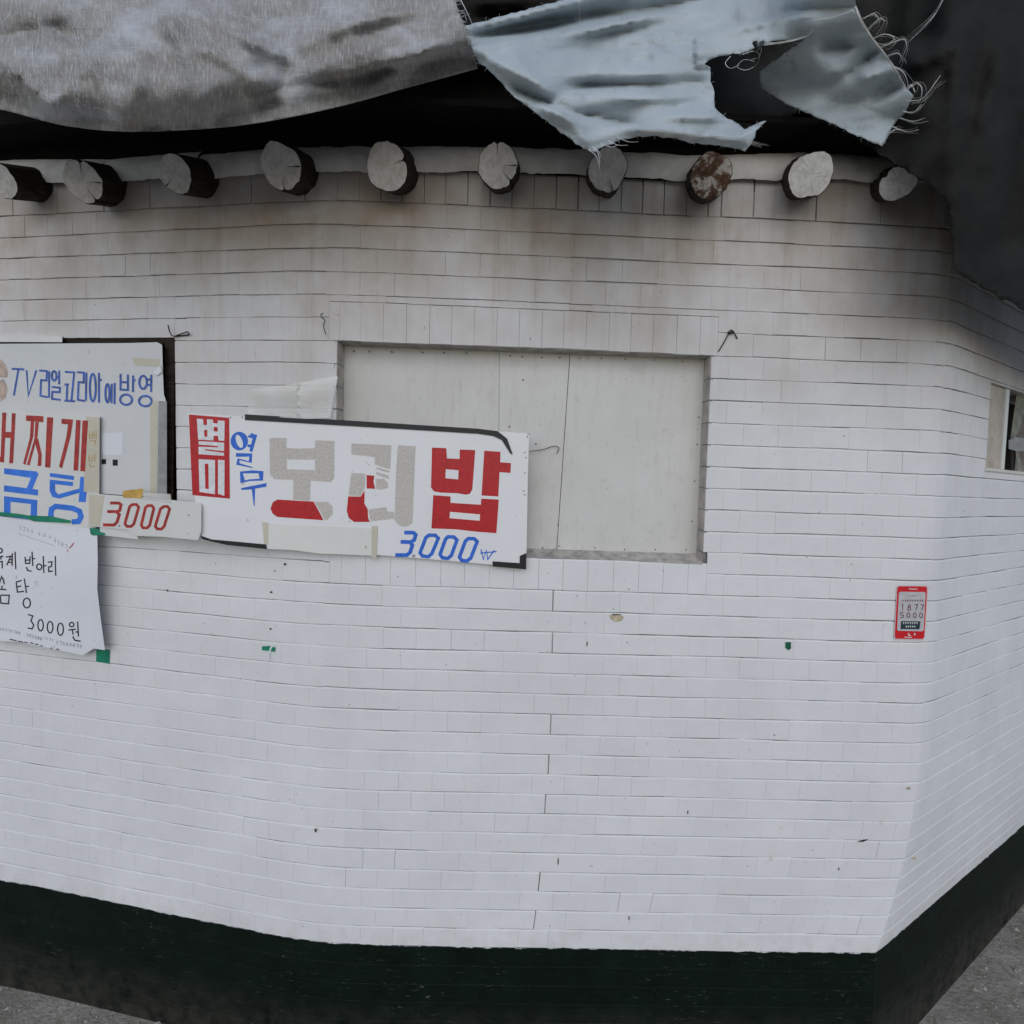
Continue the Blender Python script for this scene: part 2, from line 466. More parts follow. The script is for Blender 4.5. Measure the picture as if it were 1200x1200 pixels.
PL = Plane(Kc(18), nL); PR = Plane(Cc(14), nR)
LEN_L, LEN_R = 1.55, 2.6
def wob(k, s):                              # courses are never quite level
    return .034 * noise.noise((s * 3.1, k * 7.7, 3.3)) + .030 * noise.noise((s * 11.0, k * 5.1, 8.1))
RK = .24; RC = .08
LEN_M = (Cc(17) - Kc(17)).length
def bend(sec, s, k=0):
    if sec == 'R' or (sec == 'M' and s > LEN_M - RC): return bend0(sec, s) * (1 - .75 * min(1, max(0, (k - 20) / 14)))
    return bend0(sec, s)
def bend0(sec, s):
    if sec == 'R': return -.52 * (RC - s) ** 2 / (4 * RC) if s < RC else 0.0
    if sec == 'M' and s > LEN_M - RC: return -.52 * (RC - (LEN_M - s)) ** 2 / (4 * RC) if s <= LEN_M else -.52 * RC / 4
    if s >= RK: return 0.0
    return -.166 * (RK - s) ** 2 / (4 * RK)
def W(sec, s, k, off=0.0, wobble=True):
    """point on wall face sec, s metres from its K or C corner, at course k"""
    kk = k + (wob(round(k * 4) / 4, s + {'L': 9, 'M': 0, 'R': 20}[sec]) if wobble and abs(k) > 1e-6 else 0)
    if sec == 'M':
        a, b = Kc(kk), Cc(kk); L = (Cc(17) - Kc(17)).length
        return a + (b - a) * (s / L) + nM * (off + bend(sec, s, kk))
    if sec == 'L': return Kc(kk) + dL * s + nL * (off + bend(sec, s))
    return Cc(kk) + dR * s + nR * (off + bend(sec, s, kk))
LEN_M = (Cc(17) - Kc(17)).length
def locate(sec, px, py):
    """(s,k) on a wall face for a pixel"""
    s, k = .3, 17.0
    for _ in range(25):
        def err(s, k):
            x, y = project(W(sec, s, k, 0, False)); return x - px, y - py
        e = err(s, k); h = .01; e1 = err(s + h, k); e2 = err(s, k + h)
        a, b, c, d = (e1[0] - e[0]) / h, (e2[0] - e[0]) / h, (e1[1] - e[1]) / h, (e2[1] - e[1]) / h
        det = a * d - b * c
        if abs(det) < 1e-9: break
        s -= (e[0] * d - b * e[1]) / det * .8; k -= (a * e[1] - c * e[0]) / det * .8
    return s, k

# openings: (section, s0, s1, k0, k1)
WIN_S0 = locate('M', 394, 500)[0]; WIN_S1 = locate('M', 829, 530)[0]
WIN_K0, WIN_K1 = 6.0, 15.5
LW_S0 = locate('L', 206, 480)[0]; LW_S1 = LEN_L
LW_K0, LW_K1 = locate('L', 150, 396)[1], locate('L', 150, 588)[1]
RW_S0 = locate('R', 1158, 500)[0]; RW_S1 = RW_S0 + .75
RW_K0, RW_K1 = locate('R', 1158, 447)[1], locate('R', 1161, 549)[1]
OPEN = {'M': [(WIN_S0, WIN_S1, WIN_K0, WIN_K1)], 'L': [(LW_S0, LW_S1 + .1, LW_K0, LW_K1)], 'R': [(RW_S0, RW_S1, RW_K0, RW_K1)]}

building = empty('corner_building', None)
tag(building, 'white painted brick corner building with dark green dado and round rafter ends', 'building')

CRACK_S = locate('M', 645, 850)[0]
cells = []          # (sec, s0, s1, k0, k1, gapL, gapR, soldier)
def row_cells(sec, k0, k1, a, b, length, phase, crack=False):
    xs = [a]
    if crack and a < CRACK_S < b:
        c = CRACK_S + (phase - .25) * .012 + random.uniform(-.003, .003) if phase < .4 else CRACK_S + .5 * length
        x = c
        while x > a + length * .35: x -= length
        x += 0 if x > a + length * .35 else length
        while x < b - length * .3:
            xs.append(x); x += length * random.uniform(.97, 1.03) if abs(x + length - c) > length * .5 else (c - x if c > x else length)
    else:
        x = a + length * (phase if phase > .2 else 1.0)
        if x - a < length * .3: x += length
        while x < b - length * .3:
            xs.append(x); x += length * random.uniform(.96, 1.04)
    xs.append(b)
    for i in range(len(xs) - 1):
        if xs[i + 1] - xs[i] > .004: cells.append((sec, xs[i], xs[i + 1], k0, k1))
def minus(ivals, c, d):
    out = []
    for a, b in ivals:
        if d <= a or c >= b: out.append((a, b)); continue
        if c > a: out.append((a, c))
        if d < b: out.append((d, b))
    return out
def lay(sec, k0, k1, length, phase, total, skip=()):
    """one course, broken by openings that cut it wholly or in part"""
    iv = [(0.0, total)]
    for (a, b, z0, z1) in OPEN[sec]:
        if z0 < k1 - .06 and z1 > k0 + .06:
            iv = minus(iv, a, b)
            for q0, q1 in ((k0, min(k1, z0)), (max(k0, z1), k1)):      # sliver of a course above or below the opening
                if q1 - q0 > .1 and not any(s0 < (a + b) / 2 < s1 and h0 < (q0 + q1) / 2 < h1 for s0, s1, h0, h1 in skip):
                    row_cells(sec, q0, q1, a, min(b, total), length, phase)
    for (a, b, z0, z1) in skip:
        if z0 < k1 - .06 and z1 > k0 + .06: iv = minus(iv, a, b)
    for a, b in iv:
        row_cells(sec, k0, k1, a, b, length, phase, crack=(sec == 'M' and k0 >= 16.9))
HEAD = (WIN_S0 - .03, WIN_S1 + .02, 4.3, 6.0)
SILLC = (WIN_S0 - .02, WIN_S1 + .015, 15.5, 17.0)
SOL_S = locate('M', 846, 225)[0]
for k in range(0, 43):
    ph = 0.0 if k % 2 else .5
    sk = [HEAD, SILLC]
    lay('M', k, k + 1, .122, ph, LEN_M, sk)
    lay('L', k, k + 1, .108, ph, LEN_L)
    lay('R', k, k + 1, .125, ph, LEN_R)
# partial courses beside the header, the header itself, the sill course and the soldier course below the rafters
row_cells('M', 4.0, 4.3, HEAD[0], HEAD[1], .08, .5)
cells = [c for c in cells if not (c[0] == 'M' and c[3] == 4 and c[4] == 5 and c[1] >= HEAD[0] - .001 and c[2] <= HEAD[1] + .001)]
row_cells('M', 4.3, 6.0, HEAD[0], HEAD[1], .079, .5)
row_cells('M', 15.5, 17.0, SILLC[0], SILLC[1], .088, .5)
row_cells('M', -1.45, 0, 0, SOL_S, .076, .5)
row_cells('M', -2.0, -.02, SOL_S, LEN_M, .22, .5)
row_cells('L', -1.45, 0, 0, LEN_L, .20, .4)
row_cells('R', -1.6, -.02, 0, LEN_R, .125, .5)

CUT = .04
q = []
for c in cells:                             # corner bricks turn the rounded arris in two facets
    if c[0] == 'M' and c[2] > LEN_M - 1e-4 and c[2] - c[1] > CUT * 1.2: q += [c[:2] + (LEN_M - CUT,) + c[3:], (c[0], LEN_M - CUT) + c[2:]]
    elif c[0] == 'R' and c[1] < 1e-4 and c[2] > CUT * 1.2: q += [c[:2] + (CUT,) + c[3:], (c[0], CUT) + c[2:]]
    else: q.append(c)
cells = q
def brick_geo(c):
    sec, s0, s1, k0, k1 = c
    gh = random.choice([.00005, .00005, .0001, .0001, .0002, .0004])
    if random.random() < .012: gh = .0024
    if k0 < 0 and random.random() < .35: gh = .004
    crack = sec == 'M' and k0 >= 17 and abs(s0 - CRACK_S) < .014
    gl = .0042 if crack and random.random() < .75 else gh / 2
    gr = gh / 2
    gv = (random if 0.15 < s0 and s1 < LEN_M - .15 else random.Random(int(k0 * 4) * 13 + 5)).choice([.012, .024, .032, .038, .046]) if k0 > 9 else random.choice([.004, .010, .022, .032, .050])
    if sec == 'L' and k0 > 16: gv *= .8
    if k0 >= 35: gv *= .6
    rnd = random.Random(int(k0 * 4) * 7 + 1) if s1 > LEN_M - .15 or s0 < .15 else random
    e = (random.gauss(0, .00010) if rnd is random else 0) + .0007 * noise.noise((k0 * 3.7, 1, 1))
    tilt = 0.0 if rnd is not random else random.gauss(0, .0001); cham = .0024 if k0 < 35 else .0009; ck = .072 if k0 < 35 else .03
    if (k1 - k0) < .5: ck = .01; gv = random.choice([.004, .008, .02, .04])
    lip = rnd.uniform(0, .0014) * max(0, min(1, (17 - k0) / 9)) if k0 < 35 else .0004
    soldier = k1 - k0 > 1.3
    if soldier: gh = max(gh, random.choice([.0001, .0002, .0004, .0007]) if k0 > 0 else random.choice([.0004, .0008, .0012])); gl = gr = gh / 2; lip = .0006
    ta, tb = k0 + gv / 2, k1 - gv / 2
    sa, sb = s0 + gl, s1 - gr
    seamless = [0.0, LEN_M, LEN_M - CUT] if sec == 'M' else [0.0, CUT] if sec == 'R' else [0.0]
    cl = cr = 1.0
    if any(abs(s0 - z) < 1e-4 for z in seamless): sa = s0; cl = 0.0
    if any(abs(s1 - z) < 1e-4 for z in seamless): sb = s1; cr = 0.0
    if sa >= sb - .003: sa, sb = s0, s1
    ch = (random.choice([.0001, .0001, .0002, .0002, .0003, .0005]) if not soldier else (.0004 if k0 > 0 else .0008)) if k0 < 35 else .0002
    ring_f = [(sa + ch * cl, ta + ck, e - tilt), (sb - ch * cr, ta + ck, e - tilt), (sb - ch * cr, tb - .008, e + tilt + lip), (sa + ch * cl, tb - .008, e + tilt + lip)]
    ring_m = [(sa, ta, e - cham - tilt), (sb, ta, e - cham - tilt), (sb, tb, e - .0008 + tilt + lip), (sa, tb, e - .0008 + tilt + lip)]
    ring_b = [(sa, ta, -.012), (sb, ta, -.012), (sb, tb, -.012), (sa, tb, -.012)]
    vs, uv = [], []
    for rg in (ring_f, ring_m, ring_b):
        for (s, k, o) in rg:
            kk = k + wob(round(k), s + {'L': 9, 'M': 0, 'R': 20}[sec]) if abs(k - round(k)) < .1 else k
            vs.append(W(sec, s, kk, o, False)); uv.append((s, k))
    fs = [(0, 1, 2, 3)]
    for b in (0, 4):
        for i in range(4):
            j = (i + 1) % 4; fs.append((b + i, b + 4 + i, b + 4 + j, b + j))
    fs = [tuple(reversed(f)) for f in fs]
    n = (vs[1] - vs[0]).cross(vs[2] - vs[1])
    if n.dot({'L': nL, 'M': nM, 'R': nR}[sec]) < 0: pass
    else: fs = [tuple(reversed(f)) for f in fs]
    fs = [tuple(reversed(f)) for f in fs] if False else fs
    return vs, fs, uv
def set_tone(me, tones):
    at = me.attributes.new('tone', 'FLOAT', 'FACE'); at.data.foreach_set('value', tones)

COVER = [[(0, 394), (206, 394), (206, 590), (236, 590), (236, 634), (122, 634), (124, 765), (0, 755)],
         [(220, 484), (620, 508), (617, 665), (236, 634)], [(0, 0), (1200, 0), (1200, 330), (1118, 330), (1110, 225), (1050, 195), (0, 160)]]
def shown(c):
    sec, s0, s1, k0, k1 = c
    q = [project(W(sec, s, k, 0, False)) for s, k in ((s0, k0), (s1, k0), (s1, k1), (s0, k1))]
    q = [(min(1200, max(0, x)), min(1200, max(0, y))) for x, y in q]
    A = abs(sum(q[i][0] * q[(i + 1) % 4][1] - q[(i + 1) % 4][0] * q[i][1] for i in range(4))) / 2
    m = (sum(p[0] for p in q) / 4, sum(p[1] for p in q) / 4)
    if any(inside(m, cv) for cv in COVER): A *= .1
    return A
order = sorted(range(len(cells)), key=lambda i: -shown(cells[i]) * (1 if cells[i][3] < 35 else .3))
single = set(order[:300])
walls = {}
for sec in 'MLR':
    mb = MB()
    for i, c in enumerate(cells):           # painted mortar bed behind the bricks
        if c[0] != sec: continue
        s0, s1, k0, k1 = c[1:]
        mb.add([W(sec, s, k, -.0052 + .0030 * max(0, min(1, (k0 - 8) / 8)), False) for s, k in ((s0, k0), (s0, k1), (s1, k1), (s1, k0))], [(0, 1, 2, 3)],
               [(s0, k0), (s0, k1), (s1, k1), (s1, k0)])
    walls[sec] = mb.build('wall', building, [MAT_MORTAR])
    rest = MB(); tones = []
    for i, c in enumerate(cells):
        if c[0] != sec: continue
        vs, fs, uv = brick_geo(c); tone = min(1, max(0, random.gauss(.72, .2)))
        if i in single:
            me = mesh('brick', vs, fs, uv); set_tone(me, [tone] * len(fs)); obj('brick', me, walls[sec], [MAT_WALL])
        else:
            rest.add(vs, fs, uv); tones += [tone] * len(fs)
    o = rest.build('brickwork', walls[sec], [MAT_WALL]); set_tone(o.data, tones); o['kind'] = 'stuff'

# ------------------------------------------------------------------ ground
gz = W('R', .3, 42.0).z
gl_ = W('L', .9, 41.4).z
def ground_z(x, y):
    t = min(1, max(0, (x + 1.6) / 3.2)); return gl_ * (1 - t) + gz * t
gm = MB(); N = 60
vs = []; uv = []
def gpos(i): 
    t = (i / N) * 2 - 1; return math.copysign(abs(t) ** 2.4, t) * 60
for j in range(N + 1):
    for i in range(N + 1):
        x, y = gpos(i), gpos(j) + .8
        z = ground_z(x, y) + .022 * noise.noise((x * 2.3, y * 2.3, 0)) * (1 if abs(x) < 6 and abs(y) < 6 else 0)
        vs.append(Vector((x, y, z))); uv.append((x, y))
fs = [(j * (N + 1) + i, j * (N + 1) + i + 1, (j + 1) * (N + 1) + i + 1, (j + 1) * (N + 1) + i) for j in range(N) for i in range(N)]
gm.add(vs, fs, uv); g = gm.build('ground', None, [MAT_GROUND], True); tag(g, kind='structure')
gr = MB()
def pebble(mb, c, r):
    vs = []
    for (a, b, c_) in ((1, 0, 0), (-1, 0, 0), (0, 1, 0), (0, -1, 0), (0, 0, .7), (0, 0, -.5), (.6, .6, .35), (-.6, .55, .3), (.55, -.6, .3), (-.6, -.5, .35)):
        vs.append(c + Vector((a, b, c_)) * (r * random.uniform(.7, 1.15)))
    fs = [(0, 6, 4), (6, 2, 4), (2, 7, 4), (7, 1, 4), (1, 9, 4), (9, 3, 4), (3, 8, 4), (8, 0, 4), (0, 2, 6), (2, 1, 7), (1, 3, 9), (3, 0, 8), (0, 5, 2), (2, 5, 1), (1, 5, 3), (3, 5, 0)]
    mb.add(vs, fs)
for _ in range(1600):
    if random.random() < .72:
        b = W('R', random.uniform(-.1, 1.9), 42, 0, False); p = b + nR * abs(random.gauss(.05, .35)) + Vector((random.uniform(-.1, .1), 0, 0))
    else:
        b = W('L', random.uniform(.3, 1.5), 42, 0, False); p = b + nL * abs(random.gauss(.02, .25))
    p.z = ground_z(p.x, p.y); pebble(gr, p, random.choice([.003, .004, .005, .007, .010, .014, .019]) * random.uniform(.7, 1.2))
o = gr.build('gravel', None, [MAT_STONE]); tag(o, 'loose pale grit lying along the foot of the wall', 'gravel', kind='stuff')

# ------------------------------------------------------------------ boarded window in the front face
REC = .070
def Wm(s, k, off): return W('M', s, k, off, False)
def quadslab(name, pts, parent, mat, thick, nrm):
    mb = MB(); n = len(pts)
    vs = [p for p in pts] + [p - nrm * thick for p in pts]
    fs = [tuple(range(n))] + [tuple(range(2 * n - 1, n - 1, -1))] + [(i, n + i, n + (i + 1) % n, (i + 1) % n) for i in range(n)]
    mb.add(vs, fs, [(p.x, p.z) for p in vs]); return mb.build(name, parent, [mat])
def on_panel(px, py, off=0.0):
    return PM.at(px, py, -REC + off)
j1t, j1b = on_panel(585, 409), on_panel(584, 652)
j2t, j2b = on_panel(668, 414), on_panel(652, 650)
def sk_of(P):
    x, y = project(P); return P
A0, A1 = Wm(WIN_S0 - .02, WIN_K0 - .4, -REC), Wm(WIN_S0 - .02, WIN_K1 + .5, -REC)
B0, B1 = Wm(WIN_S1 + .02, WIN_K0 - .4, -REC), Wm(WIN_S1 + .02, WIN_K1 + .5, -REC)
def ext(t, b, up=.06):
    d = (t - b).normalized(); return t + d * up, b - d * up
j1t, j1b = ext(j1t, j1b); j2t, j2b = ext(j2t, j2b)
gx = dM * .0011
panels = []
for (a, b, c, d), dz in (((A0, j1t - gx * .6, j1b - gx * .6, A1), .0), ((j1t + gx * .6, j2t - gx, j2b - gx, j1b + gx * .6), .0012), ((j2t + gx, B0, B1, j2b + gx), .0032)):
    panels.append(quadslab('window_panel', [x + nM * dz for x in (a, b, c, d)], building, MAT_PANEL, .006, nM))
def screw(px, py, parent, r=.0030, off=.0035, surf=on_panel, mat=None):
    c = surf(px, py, off); n = nM; a = dM; b = Vector((0, 0, 1)); mb = MB(); k = 8
    vs = [c + a * (r * math.cos(6.283 * i / k)) + b * (r * math.sin(6.283 * i / k)) for i in range(k)] + [c + n * .0018] 
    vs += [v - n * .004 for v in vs[:k]]
    fs = [(i, (i + 1) % k, k) for i in range(k)] + [(k + 1 + i, k + 1 + (i + 1) % k, (i + 1) % k, i) for i in range(k)]
    mb.add(vs, fs); mb.build('screw', parent, [mat or MAT_SCREW])
for x in (412, 435, 461, 493, 520, 548): screw(x + random.uniform(-3, 3), 411 + (x - 400) * .02, panels[0])
for y in (440, 470): screw(401, y, panels[0])
for x, y in ((598, 417), (612, 418), (635, 419), (656, 419), (613, 445), (628, 520), (597, 500), (636, 642)): screw(x, y, panels[1])
for x, y in ((679, 420), (705, 420), (733, 421), (767, 422), (800, 424), (819, 489), (817, 521), (814, 564), (811, 611), (804, 644), (768, 644), (732, 644), (697, 642), (655, 640), (654, 615)): screw(x, y, panels[2])
# reveals
lin_mb = MB()
def rev(a, b, name, mat):
    mb = MB(); vs = [Wm(a[0], a[1], -.0005), Wm(b[0], b[1], -.0005), Wm(b[0], b[1], -REC - .012), Wm(a[0], a[1], -REC - .012)]
    c = Wm((WIN_S0 + WIN_S1) / 2, 10.7, -.03)
    ndir = (vs[1] - vs[0]).cross(vs[2] - vs[1]).normalized(); mid = (vs[0] + vs[2]) / 2
    if ndir.dot(c - mid) < 0: ndir = -ndir
    mb.add(vs + [v - ndir * .01 for v in vs], [(0, 1, 2, 3), (7, 6, 5, 4), (0, 4, 5, 1), (1, 5, 6, 2), (2, 6, 7, 3), (3, 7, 4, 0)])
    return mb.build(name, building, [mat])
rev((WIN_S0, WIN_K0), (WIN_S1, WIN_K0), 'window_lintel', MAT_SILL)
sl = [Wm(WIN_S0, WIN_K1 - .02, -.0005), Wm(WIN_S1, WIN_K1 - .02, -.0005), Wm(WIN_S1, WIN_K1 - .30, -REC + .004), Wm(WIN_S0, WIN_K1 - .30, -REC + .004)]
mb = MB(); mb.add(sl + [v - Vector((0, 0, .03)) for v in sl], [(0, 1, 2, 3), (7, 6, 5, 4), (0, 4, 5, 1), (1, 5, 6, 2), (2, 6, 7, 3), (3, 7, 4, 0)]); mb.build('window_sill', building, [MAT_SILL])
# jambs show the ends of the courses
for side, s in ((0, WIN_S0), (1, WIN_S1)):
    jamb = rev((s, WIN_K0), (s, WIN_K1), 'window_jamb', MAT_MORTAR)
    for k in range(6, 16):
        k1 = min(k + 1, WIN_K1); sg = 1 if side == 0 else -1
        vs = [Wm(s + sg * .0015, k + .03, -.002), Wm(s + sg * .0015, k + .03, -REC - .004), Wm(s + sg * .0015, k1 - .03, -REC - .004), Wm(s + sg * .0015, k1 - .03, -.002)]
        bk = [v - dM * sg * .004 for v in vs]
        mb = MB(); mb.add(vs + bk, [(0, 1, 2, 3), (0, 4, 5, 1), (1, 5, 6, 2), (2, 6, 7, 3), (3, 7, 4, 0)], [(v.y, k) for v in vs + bk])
        mb.build('brick', jamb, [MAT_JAMB])

# ------------------------------------------------------------------ timber frame of the window behind the left-hand boards
def Wl(px, py, off=0.0): return PL.at(px, py, off)
def frame_bar(poly, back, front, mat=MAT_WOOD, name='window_frame'): return slab(name, poly, Wl, back, front, building, [mat])
frame_bar([(193, 396), (205, 395), (203, 592), (192, 592)], -.06, -.004)
frame_bar([(-190, 395), (192.5, 395), (192.5, 403), (-190, 403)], -.06, -.006)
frame_bar([(-190, 575), (192, 575), (192, 592), (-190, 592)], -.06, -.006)
slab('window_panel', [(-190, 400), (196, 400), (196, 580), (-190, 580)], Wl, -.075, -.05, building, [MAT_SOFFIT])
frame_bar([(-190, 393), (73, 394), (73, 401), (-190, 400)], -.002, .012, MAT_STEW, 'lath')

# ------------------------------------------------------------------ window in the side face
def Wr(s, k, off): return W('R', s, k, off, False)
def rbox(name, s0, s1, k0, k1, o0, o1, mat):
    mb = MB(); vs = [Wr(s, k, o) for s in (s0, s1) for k in (k0, k1) for o in (o0, o1)]
    mb.add(vs, [(0, 1, 3, 2), (4, 6, 7, 5), (0, 4, 5, 1), (2, 3, 7, 6), (0, 2, 6, 4), (1, 5, 7, 3)], [(v.x, v.z) for v in vs])
    return mb.build(name, building, [mat])
rbox('window_lintel', RW_S0 - .01, RW_S1 + .01, RW_K0 - .12, RW_K0 + .004, -.14, -.003, MAT_JAMB)
rbox('window_sill', RW_S0 - .01, RW_S1 + .01, RW_K1 - .004, RW_K1 + .15, -.14, .006, MAT_PLASTER)
rbox('window_jamb', RW_S0 - .012, RW_S0, RW_K0, RW_K1, -.14, -.002, MAT_JAMB)
rbox('window_jamb', RW_S1, RW_S1 + .012, RW_K0, RW_K1, -.14, -.002, MAT_JAMB)
sx = lambda px: locate('R', px, 500)[0]
rbox('window_frame', RW_S0 + .004, sx(1178), RW_K0 + .03, RW_K1 - .03, -.06, -.010, MAT_BEIGE)
rbox('window_frame', sx(1178) + .003, sx(1182), RW_K0 + .03, RW_K1 - .03, -.06, -.004, MAT_STEW)
rbox('window_panel', RW_S0, RW_S1, RW_K0, RW_K1, -.139, -.120, MAT_SOFFIT)

# ------------------------------------------------------------------ eaves: rafters, plaster infill, boards, roof
RAF = [((2, 212), (44, 5), 21.5, 0), ((97, 213), (32, 5), 25, 0), ((205, 204), (34, 6), 22.5, 0), ((329, 195), (21, 7), 27.5, 0), ((453, 196), (14, 6), 28, 0),
       ((583, 194), (4, 8), 26, 0), ((712, 199), (-3, 8), 25.5, 0), ((833, 206), (-7, 7), 26, 1), ((950, 205), (-10, 4), 26, 0), ((1053, 212), (-13, 3), 22, 2)]
PROJ = .13
raf_base = []
for i, ((x, y), (dx, dy), rp, kind) in enumerate(RAF):
    pl = PL if x + dx < 376 else PM
    e = pl.at(x, y, PROJ); b = pl.at(x + dx, y + dy, -.10)
    bw = pl.at(x + dx, y + dy, 0.0); raf_base.append(bw)
    d = (e - bw).normalized(); b = bw - d * .15
    r = rp * .00243 * (1.06 if x < 250 else 1.0)
    a = d.cross(Vector((0, 0, 1))).normalized(); up = a.cross(d).normalized()
    if up.z < 0: up = -up
    nseg = 40; vs = []; fs = []; uv = []; mi = []
    prof = []
    ph = random.random() * 50
    for j in range(nseg):
        t = 2 * math.pi * j / nseg
        q = 1 + .10 * noise.noise((math.cos(t) * 1.3 + ph, math.sin(t) * 1.3, 1)) + .07 * noise.noise((math.cos(t) * 4 + ph, math.sin(t) * 4, 5))
        if kind == 2 and .35 < t < 1.75: q *= .80 + .10 * noise.noise((t * 6, 2, 2))
        prof.append((math.cos(t) * q, math.sin(t) * q))
    notch = {0: [37], 3: [30], 4: [18], 5: [10, 25], 6: [6, 28], 1: [11, 27], 2: [36]}.get(i, [])
    for ri, (pos, sc) in enumerate(((b, 1.0), (bw, 1.02), (e - d * .012, 1.0), (e - d * .004, .985), (e, .95))):
        for j in range(nseg):
            f = sc * (.90 if (j in notch and ri >= 2) else 1)
            vs.append(pos + a * (prof[j][0] * r * f) + up * (prof[j][1] * r * f)); uv.append((prof[j][0] * f, prof[j][1] * f))
    for ri in range(4):
        for j in range(nseg):
            k = (j + 1) % nseg
            fs.append((ri * nseg + j, ri * nseg + k, (ri + 1) * nseg + k, (ri + 1) * nseg + j)); mi.append(0)
    base = 4 * nseg
    for rr in (.6, .25):
        for j in range(nseg):
            vs.append(e + d * random.uniform(-.0007, .0007) + a * (prof[j][0] * r * rr) + up * (prof[j][1] * r * rr)); uv.append((prof[j][0] * rr, prof[j][1] * rr))
    for q in range(2):
        for j in range(nseg):
            k = (j + 1) % nseg; fs.append((base + q * nseg + j, base + q * nseg + k, base + (q + 1) * nseg + k, base + (q + 1) * nseg + j)); mi.append(1)
    vs.append(e); uv.append((0, 0)); c = len(vs) - 1
    for j in range(nseg): fs.append((base + 2 * nseg + j, base + 2 * nseg + (j + 1) % nseg, c)); mi.append(1)
    me = mesh('rafter', vs, fs, uv, False, mi)
    ro = obj('rafter', me, building, [MAT_WOOD, MAT_ROT if kind == 1 else MAT_END])
    bm = bmesh.new(); bm.from_mesh(me); bmesh.ops.recalc_face_normals(bm, faces=bm.faces); bm.to_mesh(me); bm.free()
    # drying cracks: thin dark wedges sunk from the rim towards the heart
    for j in notch + ([20] if kind == 0 and i % 2 else []):
        t = 2 * math.pi * j / nseg; ux, uy = math.cos(t), math.sin(t); wq = .030
        L0, L1 = random.uniform(.15, .35), .93
        def cp(l, w): return e + d * .0014 + a * ((ux * l - uy * w) * r) + up * ((uy * l + ux * w) * r)
        mb = MB(); mb.add([cp(L0, 0), cp((L0 + L1) / 2, -wq * .5), cp(L1, -wq), cp(L1, wq), cp((L0 + L1) / 2 + .05, wq * .3)], [(0, 1, 2, 3, 4)])
        mb.build('crack', ro, [MAT_SOFFIT])
# rounded limewashed plaster between the rafters
pts = [PL.at(-190, 222)] + raf_base + [PM.at(1118, 214)]
for i in range(len(pts) - 1):
    a, b = pts[i], pts[i + 1]; L = (b - a).length; d = (b - a).normalized()
    n = nL if (a + b).x / 2 < Kc(0).x else nM
    mb = MB(); vs = []; uv = []; nx, ny = 28, 10
    for q in range(ny + 1):
        for p in range(nx + 1):
            tx = p / nx; P = a + d * (L * tx); ty = q / ny
            z = .078 - ty * .088 + .004 * noise.noise((P.x * 12, i, 1)) + (.010 if i < 3 else 0)
            bul = .034 * math.sin(math.pi * (.06 + .72 * ty)) ** .7 - .004
            z += (.007 * noise.noise((P.x * 9, i, 7)) + .004 * noise.noise((P.x * 40, i, 2))) * ty
            bul *= 1 + .18 * noise.noise((P.x * 6, 5, i))
            vs.append(P + Vector((0, 0, z)) + n * (bul + .003 * noise.noise((P.x * 22, ty * 3, i)) + .002 * noise.noise((P.x * 70, ty * 9, i)))); uv.append((tx, ty))
    fs = [(q * (nx + 1) + p, (q + 1) * (nx + 1) + p, (q + 1) * (nx + 1) + p + 1, q * (nx + 1) + p + 1) for q in range(ny) for p in range(nx)]
    mb.add(vs, fs, uv); mb.build('plaster_infill', building, [MAT_PLASTER], True)
# wall plate behind the plaster, boards over the rafters, roof
top_z = {s: W(s, .5, -2.2).z for s in 'LMR'}
def strip(name, profs, mat, smooth=False):
    """loft along the wall crown: L end, K, C, R end ; profs = [(off, dz)]"""
    base = [(Kc(-1.3) + dL * LEN_L, nL), (Kc(-1.3), (nL + nM).normalized()), (Cc(-1.1), (nM + nR).normalized()), (Cc(-1.1) + dR * LEN_R, nR)]
    vs = []; fs = []; m_ = len(profs)
    for P, n in base:
        for off, dz in profs: vs.append(P + n * off + Vector((0, 0, dz)))
    for i in range(len(base) - 1):
        for j in range(m_):
            k = (j + 1) % m_; fs.append((i * m_ + j, i * m_ + k, (i + 1) * m_ + k, (i + 1) * m_ + j))
    fs.append(tuple(range(m_ - 1, -1, -1))); fs.append(tuple(3 * m_ + j for j in range(m_)))
    mb = MB(); mb.add(vs, fs, [(v.x, v.z) for v in vs]); return mb.build(name, building, [mat], smooth)
strip('wall_plate', [(-.004, .0), (-.02, .45), (-.2, .45), (-.2, .0)], MAT_SOFFIT)
strip('eave_board', [(-.05, .145), (.135, .13), (.135, .150), (-.05, .175)], MAT_SOFFIT)
strip('roof', [(.06, .176), (.06, .20), (-1.4, 1.0), (-1.4, .85), (-.05, .180)], MAT_SOFFIT)
# blind backing so that nothing shows through behind the joints
def backing():
    mb = MB(); rows = [-1.3, 43]
    cols = [(Kc, dL, LEN_L, nL), (Kc, dL, 0, (nL + nM).normalized()), (Cc, dR, 0, (nM + nR).normalized()), (Cc, dR, LEN_R, nR)]
    P = [[f(k) + d * s - n * .16 for k in rows] for f, d, s, n in cols]
    for i in range(3): mb.add([P[i][0], P[i][1], P[i + 1][1], P[i + 1][0]], [(0, 1, 2, 3)])
    mb.build('inner_wall', building, [MAT_SOFFIT])
backing()

